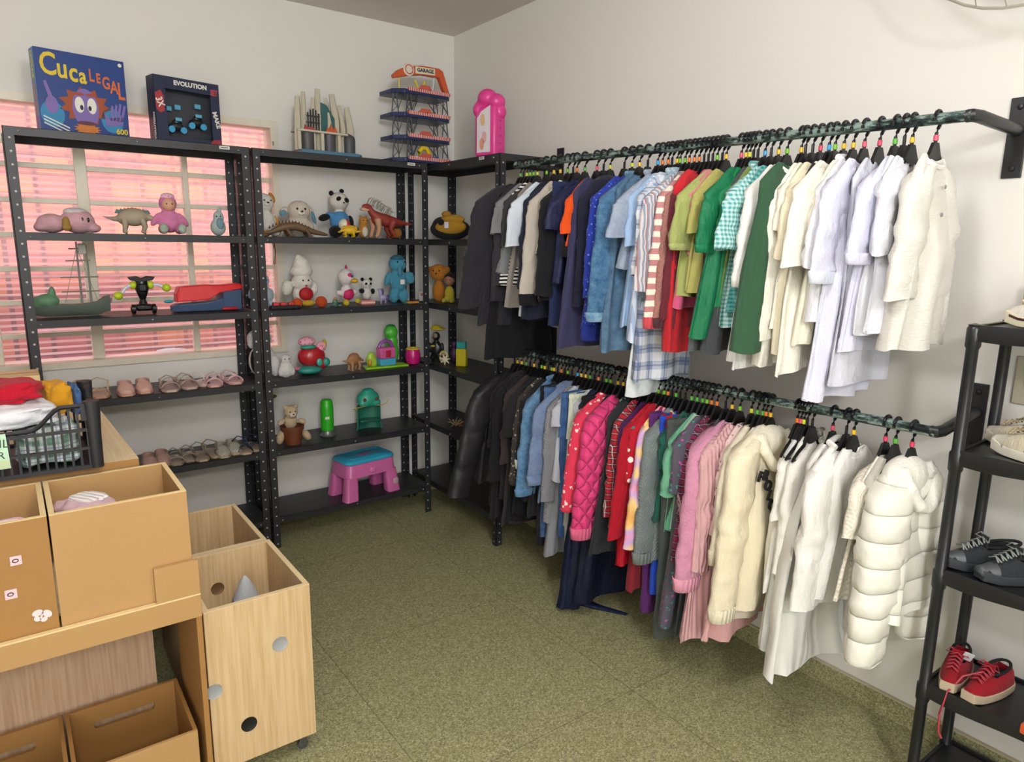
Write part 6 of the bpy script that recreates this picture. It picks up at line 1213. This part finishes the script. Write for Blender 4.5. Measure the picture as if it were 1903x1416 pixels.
toy('baby_doll', 'brown-haired doll in yellow beside the orange stuffed animal', 'doll', (1.04, -.02, z2), -50, [((0, 0, .045), (.026, .022, .045)), ((-.02, -.02, .015), (.014, .03, .014)), ((.02, -.02, .015), (.014, .03, .014))], F('c8b83a'), [('head', plastic('a07058', .6), [((0, 0, .115), (.026, .025, .028))]), ('hair', F('2c1c18'), [((0, .008, .128), (.029, .026, .024))])]+eyes(.009, -.024, .118, .0026))
o = MB().box(-.015, .015, -.001, .001, 0, .055).build('price_card', paint('d4d4d4'), loc=(.975, .18, z2)); o.rotation_euler.z = R(-20); tag(o, 'white price card standing beside the orange stuffed animal', 'price tag'); MB().box(-.01, .01, -.0016, -.0011, .03, .045).build('red_print', paint('c86a6a'), o)
toy('toy_knight', 'black armoured toy figure with a yellow hat on the corner unit', 'toy figure', (1.05, .15, z3), -50, [((0, 0, .06), (.03, .024, .05)), ((0, 0, .13), (.022, .02, .024)), ((-.018, 0, .02), (.014, .018, .022)), ((.018, 0, .02), (.014, .018, .022)), ((-.036, -.01, .07), (.012, .012, .03)), ((.036, -.01, .07), (.012, .012, .03))], plastic('1b1b1e', .3), [('yellow_hat', plastic('c4b02a'), [((.01, 0, .170), (.046, .036, .008)), ((0, 0, .178), (.026, .024, .014))]), ('face_plate', plastic('8c7a6a'), [((0, -.016, .135), (.014, .008, .014))]), ('yellow_badge', plastic('c4a83c'), [((-.01, -.026, .08), (.012, .004, .006))])], voxel=.004)
o = MB().tube([(.022*math.cos(2*PI*k/18), 0, .038+.030*math.sin(2*PI*k/18)) for k in range(18)], .008, 8, closed=True).build('toy_ring', plastic('b8a468', .4), loc=(1.03, .03, z3)); o.rotation_euler.z = R(-50); tag(o, 'gold coloured toy ring standing in front of the black figure', 'toy')
b = MB(); b.ell((0, 0, .035), (.012, .008, .012), n=10, m=7)
for k in range(7): a = 2*PI*k/7+.2; b.tube([(.006*math.cos(a), 0, .035+.006*math.sin(a)), (.033*math.cos(a), -.002, .035+.033*math.sin(a))], [.008, .0015], 6)
o = b.build('toy_star', plastic('d8cfb4', .5), loc=(1.0, -.035, z3)); o.rotation_euler.z = R(-50); tag(o, 'cream spiky toy star leaning at the shelf front', 'toy')
o = MB().box(-.03, .03, -.02, .02, 0, .10).build('toy_package', plastic('c4b41e', .4), loc=(1.07, -.10, z3), bevel=.006); o.rotation_euler.z = R(-50); tag(o, 'yellow toy package with a teal lid beside the black coat', 'toy'); MB().box(-.026, .026, -.018, .018, .1005, .14).build('teal_lid', plastic('2f9c98'), o, bevel=.005)
toy('toy_figure', 'small purple toy figure behind the cream star', 'toy figure', (1.10, .03, z3), -50, [((0, 0, .04), (.02, .018, .04)), ((0, 0, .095), (.018, .017, .02))], plastic('3f1f4a', .4), eyes(.007, -.016, .098, .0026), voxel=.004)
b = MB(); rn = random.Random(3)
for k in range(9): a = rn.uniform(0, 6.28); b.tube([(0, 0, .008), (.03*math.cos(a), .03*math.sin(a), .018+rn.uniform(0, .02)), (.058*math.cos(a), .05*math.sin(a), .012+rn.uniform(0, .04))], [.004, .003, .0012], 5)
o = b.build('straw_ornament', fab('fur', 'a8946c'), loc=(1.03, -.10, z4)); tag(o, 'loose straw and twig ornament on the fourth shelf of the corner unit', 'ornament'); MB().ell((.02, -.02, .014), (.016, .010, .009), n=10, m=7).build('brown_bow', fab('satin', '8a4a2c'), o)
# trailing end of the long navy dress on the floor
b = MB(); rg = []
P = [(.90, -1.24), (.94, -1.30), (.965, -1.37), (1.0, -1.43), (1.03, -1.49)]
for i, (x, y) in enumerate(P):
    w_ = .035*(1-i/5.2); h = .02*(1-i/6)
    rg.append([Vector((x+w_*math.cos(PI*a/6), y, .003+h*abs(math.sin(PI*a/6+.6*math.sin(i*1.3+a*.5))))) for a in range(7)]+[Vector((x-w_, y, .0015)), Vector((x+w_, y, .0015))])
b.loft(rg); o = b.build('trailing_sash', fab('satin', '16203c'), ang=180); tag(o, 'navy sash of the longest dress trailing on the green floor', 'sash')
